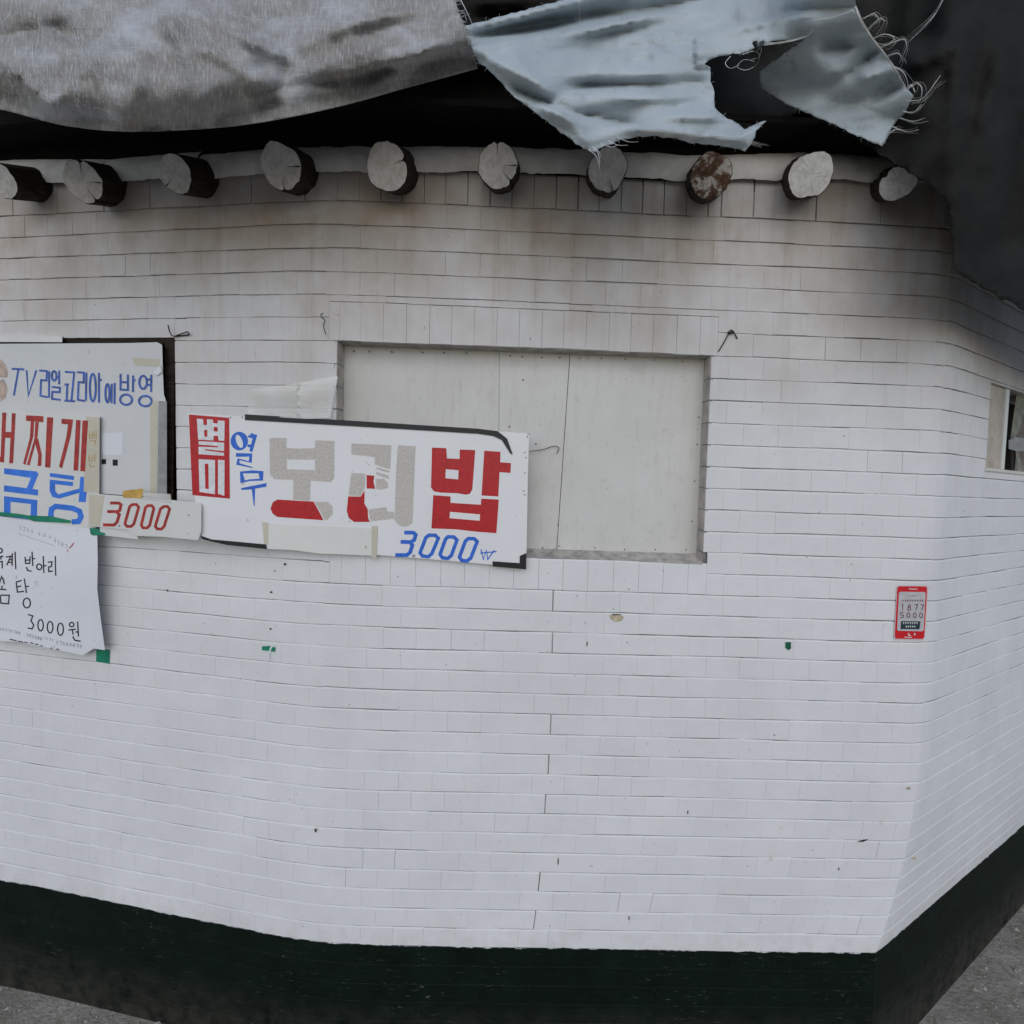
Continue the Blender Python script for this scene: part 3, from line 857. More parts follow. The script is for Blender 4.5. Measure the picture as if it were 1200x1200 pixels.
# ------------------------------------------------------------------ tarpaulins
def crease(px, py, lines):
    s = 0.0
    for (x1, y1, x2, y2, w, a) in lines:
        dx, dy = x2 - x1, y2 - y1; L2 = dx * dx + dy * dy
        t = ((px - x1) * dx + (py - y1) * dy) / L2; tc = min(1, max(0, t))
        d = math.hypot(px - x1 - tc * dx, py - y1 - tc * dy)
        side = ((px - x1) * dy - (py - y1) * dx) / math.sqrt(L2)
        if t < -.6 or t > 1.6: continue
        ws = w * (.7 if side < 0 else 2.0)
        tp_ = math.exp(-((t - .5) / .52) ** 4)
        s += a * 2.2 * math.exp(-math.sqrt(side * side + 1.5) / ws) * tp_
    return s
def tarp(name, poly, depth, mat, step, label, cat, off=0.0, jag=0.0):
    if jag:                                   # torn edge
        q = []
        for i, p in enumerate(poly):
            n = poly[(i + 1) % len(poly)]; L = math.hypot(n[0] - p[0], n[1] - p[1]); k = max(1, int(L / 5))
            for j in range(k):
                t = j / k; x, y = p[0] + (n[0] - p[0]) * t, p[1] + (n[1] - p[1]) * t
                if y > -15: x += random.uniform(-jag, jag) * .7; y += random.uniform(-jag, jag)
                q.append((x, y))
        poly = q
    v, fs = cdt([poly], step)
    V = [at_y(x, y, depth(x, y) + off) for x, y in v]
    me = mesh(name, V, fs, [(x / 100, y / 100) for x, y in v], True)
    o = obj(name, me, None, [mat]); md = o.modifiers.new('solid', 'SOLIDIFY'); md.thickness = .0016; md.offset = 0
    return tag(o, label, cat)
def lowedge(pts):
    def f(x):
        if x <= pts[0][0]: return pts[0][1]
        for (a, b), (c, d) in zip(pts, pts[1:]):
            if x <= c: return b + (d - b) * (x - a) / (c - a)
        return pts[-1][1]
    return f
# --- grey-brown woven tarp
T1_low = spline([(-190, 92), (-90, 112), (0, 128), (70, 146), (145, 154), (240, 151), (320, 141), (400, 124), (480, 102), (560, 80)], 6)
T1 = T1_low + [(556, 62), (549, 40), (538, 15), (530, -12), (515, -80), (480, -190), (-190, -190)]
e1 = lowedge([(x, y) for x, y in T1_low])
C1 = [(-20, 47, 60, 33, 9, .040), (60, 33, 130, 52, 10, .045), (130, 52, 178, 5, 10, .038), (0, 70, 75, 140, 13, -.034), (178, 5, 150, 148, 34, -.040),
      (95, 50, 145, 148, 12, -.020), (180, 20, 330, 115, 26, -.028), (330, 110, 352, 0, 14, .022), (290, 112, 410, 90, 8, .016), (380, 92, 545, 50, 9, -.034), (380, 100, 540, 66, 10, .026),
      (420, 40, 545, 18, 10, .014), (240, 0, 300, 60, 18, -.02), (300, 130, 330, 122, 8, .02), (-100, 90, -20, 60, 20, .03), (178, 5, 60, 120, 9, -.022), (190, 10, 245, 140, 10, -.024), (195, 5, 335, 70, 9, -.020), (530, 5, 400, 30, 8, -.022), (535, 10, 380, 80, 8, -.018), (540, 30, 430, 104, 9, -.02), (340, 60, 470, 8, 12, -.02)]
def d1(x, y):
    up = e1(x) - y
    yy = 1.36 + up * .0009 + .000004 * up * up + (.115 + .03 * noise.noise((x / 160, 3, 3))) * math.exp(-(max(0, up) / 30) ** 2)
    return yy + crease(x, y, C1) + -.05 * abs(noise.noise((x / 120 + y / 160, y / 80 - x / 300, 1))) - .022 * abs(noise.noise((x / 50 - y / 80, y / 38, 9))) + .003 * noise.noise((x / 20, y / 20, 4))
t1 = tarp('grey_tarp', T1, d1, MAT_T1, 5.5, 'frayed grey-brown woven tarp sagging over the eaves above the menu boards', 'tarp')
# --- dark tarp under and beyond the blue one
T3 = [(470, 40), (520, 60), (556, 66), (640, 60), (760, 80), (835, 132), (865, 150), (900, 146), (940, 132), (1000, 160), (1060, 199), (1106, 230), (1114, 262), (1119, 318), (1135, 326), (1165, 345), (1200, 362),
      (1260, 392), (1400, 452), (1400, -60), (1250, -40), (1180, -30), (1100, -30), (1000, -40), (900, -190), (470, -190)]
C3 = [(1010, 60, 1100, 40, 20, .03), (1060, 80, 1120, 60, 14, -.03), (1115, 45, 1100, 130, 16, .035), (1180, 40, 1130, 200, 22, -.04), (1150, 60, 1130, 230, 18, .03), (880, 60, 900, 130, 30, .03),
      (540, 10, 640, 0, 8, -.03), (560, 20, 620, 10, 7, .03), (1195, 120, 1170, 320, 14, .03), (960, 140, 1090, 225, 14, -.02)]
def d3(x, y):
    yy = 1.63 + max(0, 130 - y) * .0012 + .05 * math.exp(-((x - 940) / 100) ** 2)
    if x > 1040: yy += -.15 * min(1, (x - 1040) / 75) + max(0, x - 1115) * .0017
    return yy + crease(x, y, C3) + (-.06 * abs(noise.noise((x / 60 + y / 90, y / 140, 7))) + .010 * noise.noise((x / 25, y / 60, 2))) * (1 if x > 1060 else .5)
t3 = tarp('black_tarp', T3, d3, MAT_T3, 8, 'black tarp wrapped round the roof corner and hanging down the side face', 'tarp', 0, 2.2)
# --- pale blue torn tarp
T2 = [(545, 31), (572, 24), (610, 13), (650, 3), (690, -8), (760, -30), (860, -70), (960, -80), (1006, -60), (1000, -10), (1003, 10), (1012, 26), (1020, 42), (1036, 62), (1052, 86), (1058, 98), (1070, 112), (1062, 130),
      (1050, 142), (1042, 157), (1034, 172), (1000, 157), (955, 136), (920, 120), (892, 104), (890, 84), (915, 66), (946, 44), (925, 47), (905, 48), (888, 56), (868, 63), (848, 64), (832, 70), (826, 74), (832, 80), (833, 96), (838, 108), (837, 126),
      (848, 136), (866, 146), (873, 152), (884, 146), (897, 142), (886, 154), (884, 160), (879, 170), (872, 178), (858, 173), (838, 170), (812, 167), (790, 162), (765, 158), (742, 161), (722, 166), (708, 172), (697, 178), (688, 176),
      (675, 168), (656, 154), (640, 141), (622, 127), (606, 117), (592, 102), (580, 88), (569, 78), (561, 74), (556, 66), (552, 52)]
C2 = [(552, 42, 720, 14, 10, .030), (700, 20, 960, -22, 12, .026), (640, 60, 830, 52, 9, .018), (560, 62, 660, 118, 10, -.016), (690, 170, 600, 60, 12, -.014), (560, 45, 690, 24, 9, .040), (690, 24, 800, 10, 9, .040), (556, 36, 680, 4, 7, -.030), (560, 58, 680, 36, 6, -.014), (680, 40, 800, 12, 5, -.022), (700, 45, 830, 20, 8, .016), (670, 102, 770, 101, 6, .032), (670, 92, 790, 88, 8, -.016),
      (605, 106, 672, 133, 6, .034), (672, 133, 745, 146, 5, .030), (610, 118, 690, 150, 6, -.014), (720, 118, 800, 116, 6, -.014), (735, 74, 765, 70, 7, .018), (760, 104, 830, 95, 6, .020), (780, 128, 838, 118, 7, .020), (770, 138, 860, 140, 6, -.016),
      (840, 40, 950, 18, 9, -.020), (850, 28, 960, 8, 6, .016), (740, 152, 880, 168, 6, -.022), (840, 135, 890, 150, 8, .02),
      (992, 88, 1030, 60, 5, .026), (960, 60, 1000, 55, 8, .02), (1010, 96, 1040, 84, 5, -.016), (1024, 120, 1056, 100, 5, .016), (960, 90, 1010, 78, 7, -.018), (1028, 108, 1050, 92, 3, .014)]
e2 = lowedge([(545, 60), (690, 178), (740, 162), (872, 178), (900, 150), (1040, 170)])
def d2(x, y):
    up = e2(x) - y
    yy = 1.385 + max(0, up) * .0009
    w = min(1, max(0, (x - 905) / 35.0))
    if x > 884 and 52 < y < 138: w = 1.0
    if w > 0:
        yb = 1.43 + .00125 * (y - 10) + .0006 * max(0, y - 30) * max(0, min(1, (1060 - x) / 110))
        yy = yy * (1 - w) + w * (min(yb, 1.60) + max(0, 955 - x) * .0010)
    if 815 < x < 920 and y < 80: yy -= .02 * math.exp(-((y - 62) / 18) ** 2)
    return yy + crease(x, y, C2) * (1 if x < 905 else .8) + -.040 * abs(noise.noise((x / 140, y / 40 + x / 260, 2))) - .003 * abs(noise.noise((x / 34, y / 12, 6))) + .02 * math.exp(-(max(0, up) / 10) ** 2) * (1 if x < 905 else 0)
t2 = tarp('blue_tarp', T2, d2, MAT_T2, 4.2, 'torn pale blue tarp with frayed edges hanging from the eaves', 'tarp', 0, 1.1)
# --- loose threads
def threads(parent, lines, dep, r, mat, off=-.006):
    mb = MB()
    for ln in lines:
        q = spline(ln, 5) if len(ln) > 2 else ln
        n = len(q)
        tube(mb, [at_y(x, y, dep(x, y) + off - .012 * math.sin(math.pi * i / max(1, n - 1))) for i, (x, y) in enumerate(q)], r, 4, lambda t: 1 - .6 * t)
    o = mb.build('fringe', parent, [mat]); o['kind'] = 'stuff'; return o
big = [[(1003, 12), (1012, 30), (1022, 45), (1034, 60), (1044, 72), (1056, 90)], [(1003, 10), (1008, 24), (1018, 40)], [(1012, 22), (1024, 16), (1030, 24), (1020, 30)], [(1016, 36), (1030, 22), (1036, 26), (1026, 42)], [(1022, 46), (1036, 40), (1048, 44), (1040, 52), (1026, 50)],
       [(1030, 56), (1050, 48), (1060, 46), (1062, 56), (1054, 74)], [(1040, 66), (1052, 62), (1058, 72)], [(1046, 78), (1058, 84), (1064, 98), (1062, 106)], [(1062, 106), (1074, 98), (1080, 104), (1078, 118), (1068, 122)], [(1062, 118), (1080, 116), (1094, 100), (1102, 88)],
       [(1058, 130), (1070, 132), (1080, 122)], [(1054, 138), (1070, 142), (1084, 138)], [(1046, 148), (1062, 154), (1076, 152)], [(1042, 156), (1050, 152), (1058, 154)], [(1110, -10), (1096, 16), (1080, 34), (1062, 52)],
       [(870, 64), (882, 60), (890, 64), (886, 76), (874, 82), (864, 78), (872, 70), (884, 72)], [(856, 66), (850, 74), (856, 80), (866, 76)], [(886, 60), (892, 56), (890, 66), (880, 70)], [(858, 62), (864, 58), (872, 60)],
       [(690, 176), (698, 182), (703, 196)], [(694, 172), (702, 178), (705, 188)], [(698, 174), (702, 184), (702, 200)], [(704, 168), (716, 172), (724, 170)], [(712, 164), (724, 170), (736, 170)], [(722, 160), (736, 166), (748, 166)], [(678, 0), (679, 18), (678, 34)], [(688, -4), (690, 6)],
       [(902, 50), (924, 49), (946, 42), (952, 34)], [(868, 160), (884, 152), (898, 142)], [(950, 24), (976, 20), (1000, 12)], [(540, 0), (548, 16), (556, 34)]]
threads(t2, [[(1002, 8), (1008, 22), (1016, 36), (1024, 48), (1034, 60), (1044, 74), (1054, 90), (1062, 104)], [(1062, 104), (1068, 100), (1072, 108)], [(896, 52), (920, 49), (944, 43)]], lambda x, y: d2(min(x, 1050), y), .0034, MAT_THREAD2, -.010)
ex = []
for ln in big[2:15]:
    for _ in range(3):
        dx, dy = random.uniform(-5, 5), random.uniform(-5, 5)
        ex.append([(x + dx * i / 2 + random.uniform(-1.5, 1.5), y + dy * i / 2 + random.uniform(-1.5, 1.5)) for i, (x, y) in enumerate(ln)])
threads(t2, ex, lambda x, y: min(d2(x, y), d3(x, y)) if x > 900 else d2(x, y), .0005, MAT_THREAD2, -.010)
threads(t2, big, lambda x, y: min(d2(x, y), d3(x, y)) if x > 900 else d2(x, y), .0010, MAT_THREAD, -.012)
sm = []
for i in range(len(T2)):
    a, b = T2[i], T2[(i + 1) % len(T2)]
    if a[1] < 0 and b[1] < 0: continue
    L = math.hypot(b[0] - a[0], b[1] - a[1])
    for _ in range(int(L * .10)):
        t = random.random(); x, y = a[0] + (b[0] - a[0]) * t, a[1] + (b[1] - a[1]) * t
        nx, ny = (b[1] - a[1]) / L, -(b[0] - a[0]) / L
        l = random.choice([1, 2, 2, 3, 5]); g_ = random.uniform(-.8, .8)
        sm.append([(x - nx * 2, y - ny * 2), (x + nx * l * .6 - ny * g_, y + ny * l * .6 + nx * g_), (x + nx * l + ny * l * g_ * .5, y + ny * l - nx * l * g_ * .5 + .8)])
for i in range(60):                              # fringe along the lower hem
    x = random.uniform(742, 872); y = 161 + (x - 742) * .085
    sm.append([(x, y - 10), (x + 14, y - 6 + random.uniform(-2, 2)), (x + 30, y - 1 + random.uniform(-2, 3))])
threads(t2, sm, d2, .0004, MAT_THREAD2, -.003)
sm = []
for i in range(190):                              # stray fibres lying on the grey tarp
    x, y = random.choice([(random.uniform(0, 130), random.uniform(0, 120)), (random.uniform(30, 145), random.uniform(20, 140)), (random.uniform(180, 330), random.uniform(0, 70))])
    l = random.choice([6, 9, 14, 22, 30]); an = random.gauss(.95, .4)
    c = random.uniform(-.5, .5) * l
    p = [(x, y), (x + l * .5 * math.cos(an) + c * .3, y + l * .5 * math.sin(an) - c * .3), (x + l * math.cos(an), y + l * math.sin(an))]
    if all(q[1] < e1(q[0]) - 5 for q in p): sm.append(p)
for i in range(46):
    t = random.random(); y = -10 + 88 * t; x = 530 + 30 * t ** .8
    sm.append([(x - 3, y), (x + random.uniform(0, 4), y + random.uniform(-3, 3)), (x + random.uniform(2, 8), y + random.uniform(-5, 6))])
sm += [[(62, -5), (84, 30), (92, 60), (105, 90), (112, 112), (138, 142)], [(78, 30), (98, 62), (110, 100)], [(18, -4), (22, 14), (38, 26)], [(4, 24), (12, 14), (14, -4)], [(250, 48), (258, 60), (272, 64), (282, 58)]]
threads(t1, sm, d1, .00036, MAT_THREAD, -.003)

# ------------------------------------------------------------------ signs on the left face
# board with the blue lettering
tv = empty('notice_board', None)
tag(tv, 'grey-white notice board with blue television lettering, set in the dark frame', 'sign')
slab('board', [(-190, 404), (150, 402), (184, 401), (190, 404), (191, 440), (192, 462), (194, 468), (194, 583), (-190, 560)], Wl, .010, .024, tv, [MAT_TVBOARD])
slab('metal_edge', [(186, 470), (195.5, 470), (195.5, 584), (184, 583)], Wl, .0242, .0262, tv, [MAT_GREYMETAL])
slab('tape', [(176, 468), (185, 470), (183, 583), (176, 582)], Wl, .0242, .0250, tv, [MAT_CREAM])
slab('tape', [(155, 419), (187, 421), (187, 430), (158, 428)], Wl, .0242, .0248, tv, [MAT_CREAM])
slab('patch', [(119, 507), (144, 507), (144, 533), (119, 533)], Wl, .0242, .0248, tv, [MAT_PAPER])
slab('foil_scrap', [(181, 432), (188, 428), (190, 436), (184, 440), (180, 438)], Wl, .0245, .0285, tv, [MAT_WHITEPRINT])
p = Print(Wl, .0245, 0, 390, 5.4545); w = 13
for l in ([(75, 230), (155, 234)], [(118, 234), (88, 402)], [(170, 240), (181, 402), (232, 240)], [(250, 241), (300, 245), (297, 305), (262, 302), (258, 402), (306, 412)], [(314, 245), (313, 415)],
          [(378, 242), (378, 330)], [(362, 285), (378, 285)], [(330, 346), (383, 351), (381, 380), (334, 377), (332, 422), (388, 429)], [(415, 249), (474, 254), (456, 433)], [(412, 329), (440, 331)], [(429, 330), (426, 430)], [(412, 433), (480, 438)],
          [(492, 251), (536, 255), (534, 318), (502, 315), (497, 428), (544, 436)], [(552, 254), (548, 434)], [(632, 255), (632, 446)], [(632, 300), (650, 301)], [(713, 326), (712, 450)], [(698, 386), (713, 386)], [(732, 320), (731, 456)],
          [(770, 262), (770, 362), (817, 366), (817, 266)], [(770, 314), (817, 317)], [(850, 272), (849, 378)], [(850, 303), (866, 304)], [(966, 268), (965, 378)], [(940, 297), (966, 299)], [(940, 332), (966, 334)]): p.line(l, w)
for e_ in ((345, 275, 15, 30), (592, 350, 19, 88), (686, 386, 13, 58), (805, 427, 38, 33), (914, 316, 24, 42), (928, 436, 41, 33)): p.ring(*e_, w)
p.build('blue_lettering', tv, MAT_BLUE2)
p = Print(Wl, .0245, 0, 370, 3.75)
p.fill([(446, 630), (466, 630), (466, 652), (446, 652)]); p.fill([(495, 632), (517, 632), (517, 659), (495, 659)])
p.build('black_marks', tv, MAT_INK)
p = Print(Wl, .0245, 0, 370, 3.75)
p.fill([(-40, 195), (5, 192), (25, 215), (35, 250), (32, 272), (-40, 268)]); p.fill([(-40, 285), (18, 280), (34, 320), (24, 362), (0, 378), (-40, 372)])
p.build('faded_picture', tv, simple('faded_print', (.50, .38, .33), .6, .3, .3, 40))
# board with red and blue dishes
st = empty('menu_board', None)
tag(st, 'menu board with tall red letters above big blue letters, left of the price strip', 'sign')
slab('board', [(-190, 473), (0, 481), (117, 488), (116.5, 578), (113, 618), (105, 620), (0, 604), (-190, 574)], Wl, .0275, .0375, st, [MAT_STEW])
slab('tape', [(101, 488), (116.5, 489), (116, 578), (98, 576)], Wl, .0377, .0383, st, [MAT_CREAM])
p = Print(Wl, .0380, 0, 470, 7.5)
for lp in ([(20, 100), (55, 102), (48, 270), (98, 272), (104, 105), (138, 108), (115, 548), (80, 545), (92, 325), (45, 322), (35, 540), (-4, 536), (-8, 490), (5, 486)],
           [(228, 125), (382, 132), (380, 186), (228, 174)], [(270, 178), (300, 180), (292, 310), (222, 562), (203, 548), (262, 320)], [(310, 182), (340, 185), (330, 305), (258, 567), (236, 558), (302, 330)],
           [(302, 345), (334, 325), (366, 470), (362, 568), (330, 572), (336, 475)], [(413, 140), (467, 145), (441, 586), (395, 581)],
           [(540, 155), (642, 162), (622, 300), (545, 592), (518, 575), (582, 320), (598, 205), (540, 200)], [(668, 165), (708, 168), (686, 612), (645, 610)], [(725, 170), (775, 172), (748, 620), (705, 615)]): p.fill(lp)
p.build('red_lettering', st, MAT_RED2)
p = Print(Wl, .0380, 0, 470, 7.5)
p.fill([(35, 590), (320, 618), (338, 640), (285, 772), (335, 780), (333, 830), (35, 795), (35, 740), (235, 765), (272, 675), (35, 640)])
p.fill([(35, 835), (328, 870), (322, 1050), (35, 1010)], [(92, 885), (272, 905), (268, 1010), (92, 985)])
p.fill([(438, 632), (650, 658), (648, 695), (438, 665)])
p.fill([(438, 690), (642, 712), (640, 748), (485, 730), (485, 790), (510, 820), (698, 768), (705, 665), (770, 670), (765, 750), (815, 755), (812, 805), (762, 797), (752, 890), (690, 885), (698, 806), (520, 857), (460, 842), (435, 790)])
p.line([(462, 1050), (445, 1000), (452, 950), (490, 925), (640, 942), (698, 968), (712, 1015), (690, 1058), (630, 1062)], 47)
p.build('blue_lettering', st, MAT_BLUE3)
p = Print(Wl, .0386, 0, 470, 7.5)
for l in ([(785, 275), (785, 325), (812, 325), (812, 272)], [(785, 300), (812, 300)], [(828, 262), (828, 330)], [(845, 258), (845, 335)], [(828, 295), (845, 295)], [(788, 348), (838, 350), (836, 392)],
          [(782, 475), (782, 525), (812, 528), (812, 472)], [(782, 500), (812, 500)], [(832, 460), (832, 530)], [(832, 495), (846, 495)], [(788, 545), (792, 575), (835, 578)]): p.line(l, 7)
p.build('ochre_lettering', st, MAT_OCHRE)
# price strip bridging the two boards
ps_a, ps_b, ps_c = Wl(102, 578, .046), Wl(102, 620, .046), PM.at(236, 610, .0255)
PS = plane3(ps_a, ps_b, ps_c)
pr = empty('price_strip', None)
tag(pr, 'small white price strip with red numerals overlapping two signs', 'sign')
slab('backing_strip', [(116, 612), (160, 622), (162, 632), (118, 627)], PS.at, -.006, -.003, pr, [MAT_STEW])
slab('board', [(103, 578), (170, 583), (233, 589), (236, 592), (236, 622), (232, 633), (190, 629), (160, 628), (150, 621), (103, 616)], PS.at, -.0025, .0025, pr, [MAT_STEW])
slab('tape', [(104, 579), (122, 581), (117, 616), (104, 615)], PS.at, .0027, .0031, pr, [MAT_CREAM])
slab('plastic_film', [(167, 577), (200, 579), (201, 590), (168, 586)], PS.at, .0030, .0034, pr, [MAT_FILM])
p = Print(PS.at, .0030, 100, 560, 8)
p.line([(232, 236), (312, 236), (335, 252), (322, 305), (300, 316), (205, 316)], 28); p.line([(296, 322), (318, 345), (296, 415), (270, 442), (165, 440)], 28)
for lp in ([(440, 250), (480, 250), (500, 275), (455, 430), (430, 455), (390, 455), (370, 430), (415, 270)], [(585, 260), (622, 260), (642, 285), (602, 445), (578, 470), (540, 468), (524, 443), (562, 280)], [(735, 268), (770, 268), (790, 292), (738, 455), (712, 480), (672, 478), (655, 452), (704, 290)]): p.line(lp, 26, True)
p.build('red_numerals', pr, MAT_RED2)
p = Print(PS.at, .0030, 100, 560, 8); p.fill(ell(318, 450, 11, 11, 10)); p.fill(ell(968, 350, 9, 9, 10)); p.fill(ell(958, 520, 6, 6, 8)); p.build('dots', pr, MAT_GREYMETAL)
yt = slab('yellow_tape', [(144, 575), (168, 572.5), (166, 584), (144, 583)], PS.at, .0036, .0042, None, [MAT_YELLOW])
tag(yt, 'scrap of brownish yellow tape on the top edge of the price strip', 'tape')

# main sign: flat board standing just clear of the front face
def S(px, py, off=0.0): return PM.at(px, py, .012 + off)
sg = empty('rice_sign', None)
tag(sg, 'long white sign with red, blue and half-peeled grey letters, edged with black tape', 'sign')
slab('board', [(220, 484), (287, 488), (420, 496), (560, 504), (620, 508), (618.5, 560), (617, 648), (611, 653), (609, 664.5), (500, 655), (438, 650), (312, 643), (236, 633), (229, 588)], S, 0, .005, sg, [MAT_SIGN])
b0 = .0053
def G(X, Y, ox, oy, sc): return (ox + X / sc, oy + Y / sc)
def tp(name, pts, ox, oy, sc, o0, o1, mat): return slab(name, [G(x, y, ox, oy, sc) for x, y in pts], S, o0, o1, sg, [mat])
tp('black_tape', [(237, 342), (600, 364), (980, 388), (1045, 396), (1075, 420), (1093, 470), (1086, 468), (1058, 424), (1030, 411), (980, 404), (600, 381), (237, 360)], 200, 360, 2.727, b0, b0 + .003, MAT_BLACKTAPE)
tp('black_tape', [(848, 1052), (1060, 1066), (1061, 1010), (1112, 988), (1110, 1115), (848, 1092)], 450, 500, 6.667, b0, b0 + .003, MAT_BLACKTAPE)
tp('black_tape', [(96, 730), (130, 742), (305, 758), (308, 773), (180, 760), (100, 742)], 200, 360, 2.727, b0, b0 + .002, MAT_BLACKTAPE)
tp('plastic_patch', [(527, 18), (1085, 42), (1092, 190), (800, 178), (527, 142)], 200, 610, 4.615, b0, b0 + .0012, MAT_PATCH)
tp('yellowed_tape', [(495, 10), (527, 10), (527, 130), (505, 128)], 200, 610, 4.615, b0 + .0014, b0 + .002, MAT_CREAM)
tp('yellowed_tape', [(1088, 30), (1120, 30), (1112, 208), (1086, 200)], 200, 610, 4.615, b0 + .0014, b0 + .002, MAT_CREAM)
tp('red_panel', [(60, 103), (515, 140), (522, 1050), (100, 1010)], 215, 475, 9.6, b0 - .0002, b0 + .0002, MAT_RED)
p = Print(S, b0 + .0004, 215, 475, 9.6)
p.fill([(150, 150), (220, 155), (226, 220), (265, 222), (265, 155), (330, 160), (335, 200), (385, 205), (385, 170), (462, 175), (460, 400), (395, 395), (390, 345), (340, 340), (338, 395), (165, 385)], [(232, 275), (268, 277), (268, 355), (235, 352)], [(340, 240), (385, 245), (385, 295), (340, 292)])
p.fill([(170, 402), (458, 420), (456, 516), (240, 492), (240, 506), (456, 535), (456, 568), (170, 550), (170, 465), (388, 473), (388, 458), (170, 441)])
p.fill([(170, 605), (355, 615), (355, 1000), (180, 975)], [(240, 655), (280, 658), (285, 940), (245, 938)]); p.fill([(388, 612), (462, 618), (460, 1018), (388, 995)])
p.build('white_lettering', sg, MAT_WHITEPRINT)
p = Print(S, b0, 215, 475, 9.6)
p.fill(ell(628, 402, 98, 105, 28), ell(628, 405, 34, 78, 24, -.35))
p.fill([(755, 310), (830, 335), (775, 525), (740, 515), (752, 474), (718, 468), (722, 440), (760, 440), (778, 372), (725, 358), (732, 332), (752, 338)])
p.fill([(590, 537), (775, 540), (768, 648), (632, 618), (628, 650), (778, 695), (772, 706), (592, 667), (610, 596), (735, 628), (742, 577), (590, 579)])
p.fill([(635, 745), (770, 731), (900, 740), (895, 846), (740, 852), (640, 876)], [(668, 765), (845, 765), (856, 825), (745, 832), (690, 845)])
p.fill([(650, 930), (935, 874), (932, 915), (806, 938), (800, 1135), (792, 1135), (768, 946), (650, 952)])
p.build('blue_lettering', sg, MAT_BLUE)
p = Print(S, b0, 300, 490, 6)
p.fill([(95, 140), (150, 138), (215, 142), (215, 210), (300, 214), (415, 212), (415, 156), (552, 160), (550, 425), (522, 450), (385, 440), (380, 584), (320, 578), (260, 572), (262, 435), (130, 430), (98, 400)], [(218, 290), (415, 292), (415, 365), (218, 360)])
p.fill([(412, 589), (505, 590), (538, 622), (540, 675), (505, 713), (482, 717), (455, 660)])
p.fill([(670, 178), (952, 190), (945, 362), (890, 345), (835, 325), (835, 275), (670, 255)]); p.fill([(670, 385), (770, 390), (765, 490), (735, 548), (650, 543)])
p.fill([(842, 425), (900, 425), (928, 455), (928, 490), (880, 504), (842, 495)]); p.fill([(850, 345), (940, 370), (935, 385), (845, 358)]); p.fill([(850, 378), (935, 405), (935, 430), (845, 396)])
p.fill([(792, 644), (915, 625), (925, 655), (972, 660), (972, 706), (900, 715), (804, 726)])
p.fill([(998, 190), (1122, 198), (1100, 735), (1075, 757), (1040, 763), (1000, 750), (974, 712), (985, 360)])
p.build('peeled_lettering', sg, MAT_GHOST)
p = Print(S, b0, 300, 490, 6)
p.fill([(150, 572), (405, 587), (440, 650), (475, 718), (150, 695), (115, 670), (102, 635), (118, 592)]); p.fill([(778, 400), (832, 405), (826, 445), (838, 497), (778, 495)])
p.fill([(648, 550), (735, 552), (764, 510), (762, 600), (786, 642), (788, 700), (800, 730), (690, 730), (652, 702), (638, 650)])
p.build('red_remnants', sg, MAT_RED)
p = Print(S, b0, 450, 500, 6.6667)
p.fill([(375, 163), (487, 168), (492, 248), (590, 252), (592, 178), (713, 183), (690, 490), (670, 525), (640, 532), (570, 520), (440, 515), (390, 505), (367, 475)], [(482, 332), (582, 340), (580, 412), (480, 403)])
p.fill([(783, 188), (910, 196), (908, 278), (992, 285), (988, 362), (903, 355), (893, 545), (762, 538)])
p.fill([(385, 535), (520, 545), (520, 595), (757, 610), (760, 562), (897, 570), (878, 832), (735, 822), (560, 802), (370, 795)], [(515, 665), (750, 685), (748, 735), (512, 715)])
p.build('red_lettering', sg, MAT_RED)
p = Print(S, b0, 450, 500, 6.6667)
p.line([(158, 828), (230, 828), (248, 845), (236, 885), (210, 902), (130, 900)], 30); p.line([(208, 908), (222, 925), (205, 980), (180, 1003), (88, 1003)], 30)
for lp in ([(350, 848), (400, 848), (424, 872), (374, 992), (346, 1016), (300, 1010), (282, 985), (326, 868)], [(500, 860), (546, 862), (570, 886), (526, 1006), (498, 1030), (456, 1024), (438, 998), (480, 880)], [(660, 874), (704, 875), (728, 898), (678, 1026), (648, 1050), (606, 1044), (589, 1018), (636, 894)]): p.line(lp, 28, True)
p.line([(758, 958), (776, 1038), (800, 968), (810, 1038), (862, 966)], 10); p.line([(752, 988), (880, 976)], 9)
p.build('blue_lettering', sg, MAT_BLUE)
p = Print(S, b0, 450, 500, 6.6667); p.fill(ell(232, 1010, 13, 13, 10))
for x, y in ((1130, 57), (1100, 200), (1108, 240), (1100, 360), (1092, 500), (1100, 530)): p.line([(x - 8, y + 6), (x, y), (x + 8, y + 4)], 7)
p.build('scuffs', sg, MAT_GREYMETAL)
for x, y in ((270, 489), (284, 489), (618, 512), (310, 634)): screw(x, y, sg, .0028, b0, S)
# plastic scrap above the sign
def bendf(x, y): return .018 * math.sin((x - 290) / 34) + .010 * math.sin((y - 440) / 9) * (1 if x < 350 else .3)
fo = slab('plastic_scrap', [(291, 460), (298, 456), (330, 452), (360, 447), (394, 440.5), (396, 442), (390, 470), (387, 490), (360, 491), (291, 487)], S, -.0006, 0, None, [MAT_FILM], 5, bendf)
tag(fo, 'crumpled translucent plastic scrap sticking up above the long sign', 'plastic sheet')

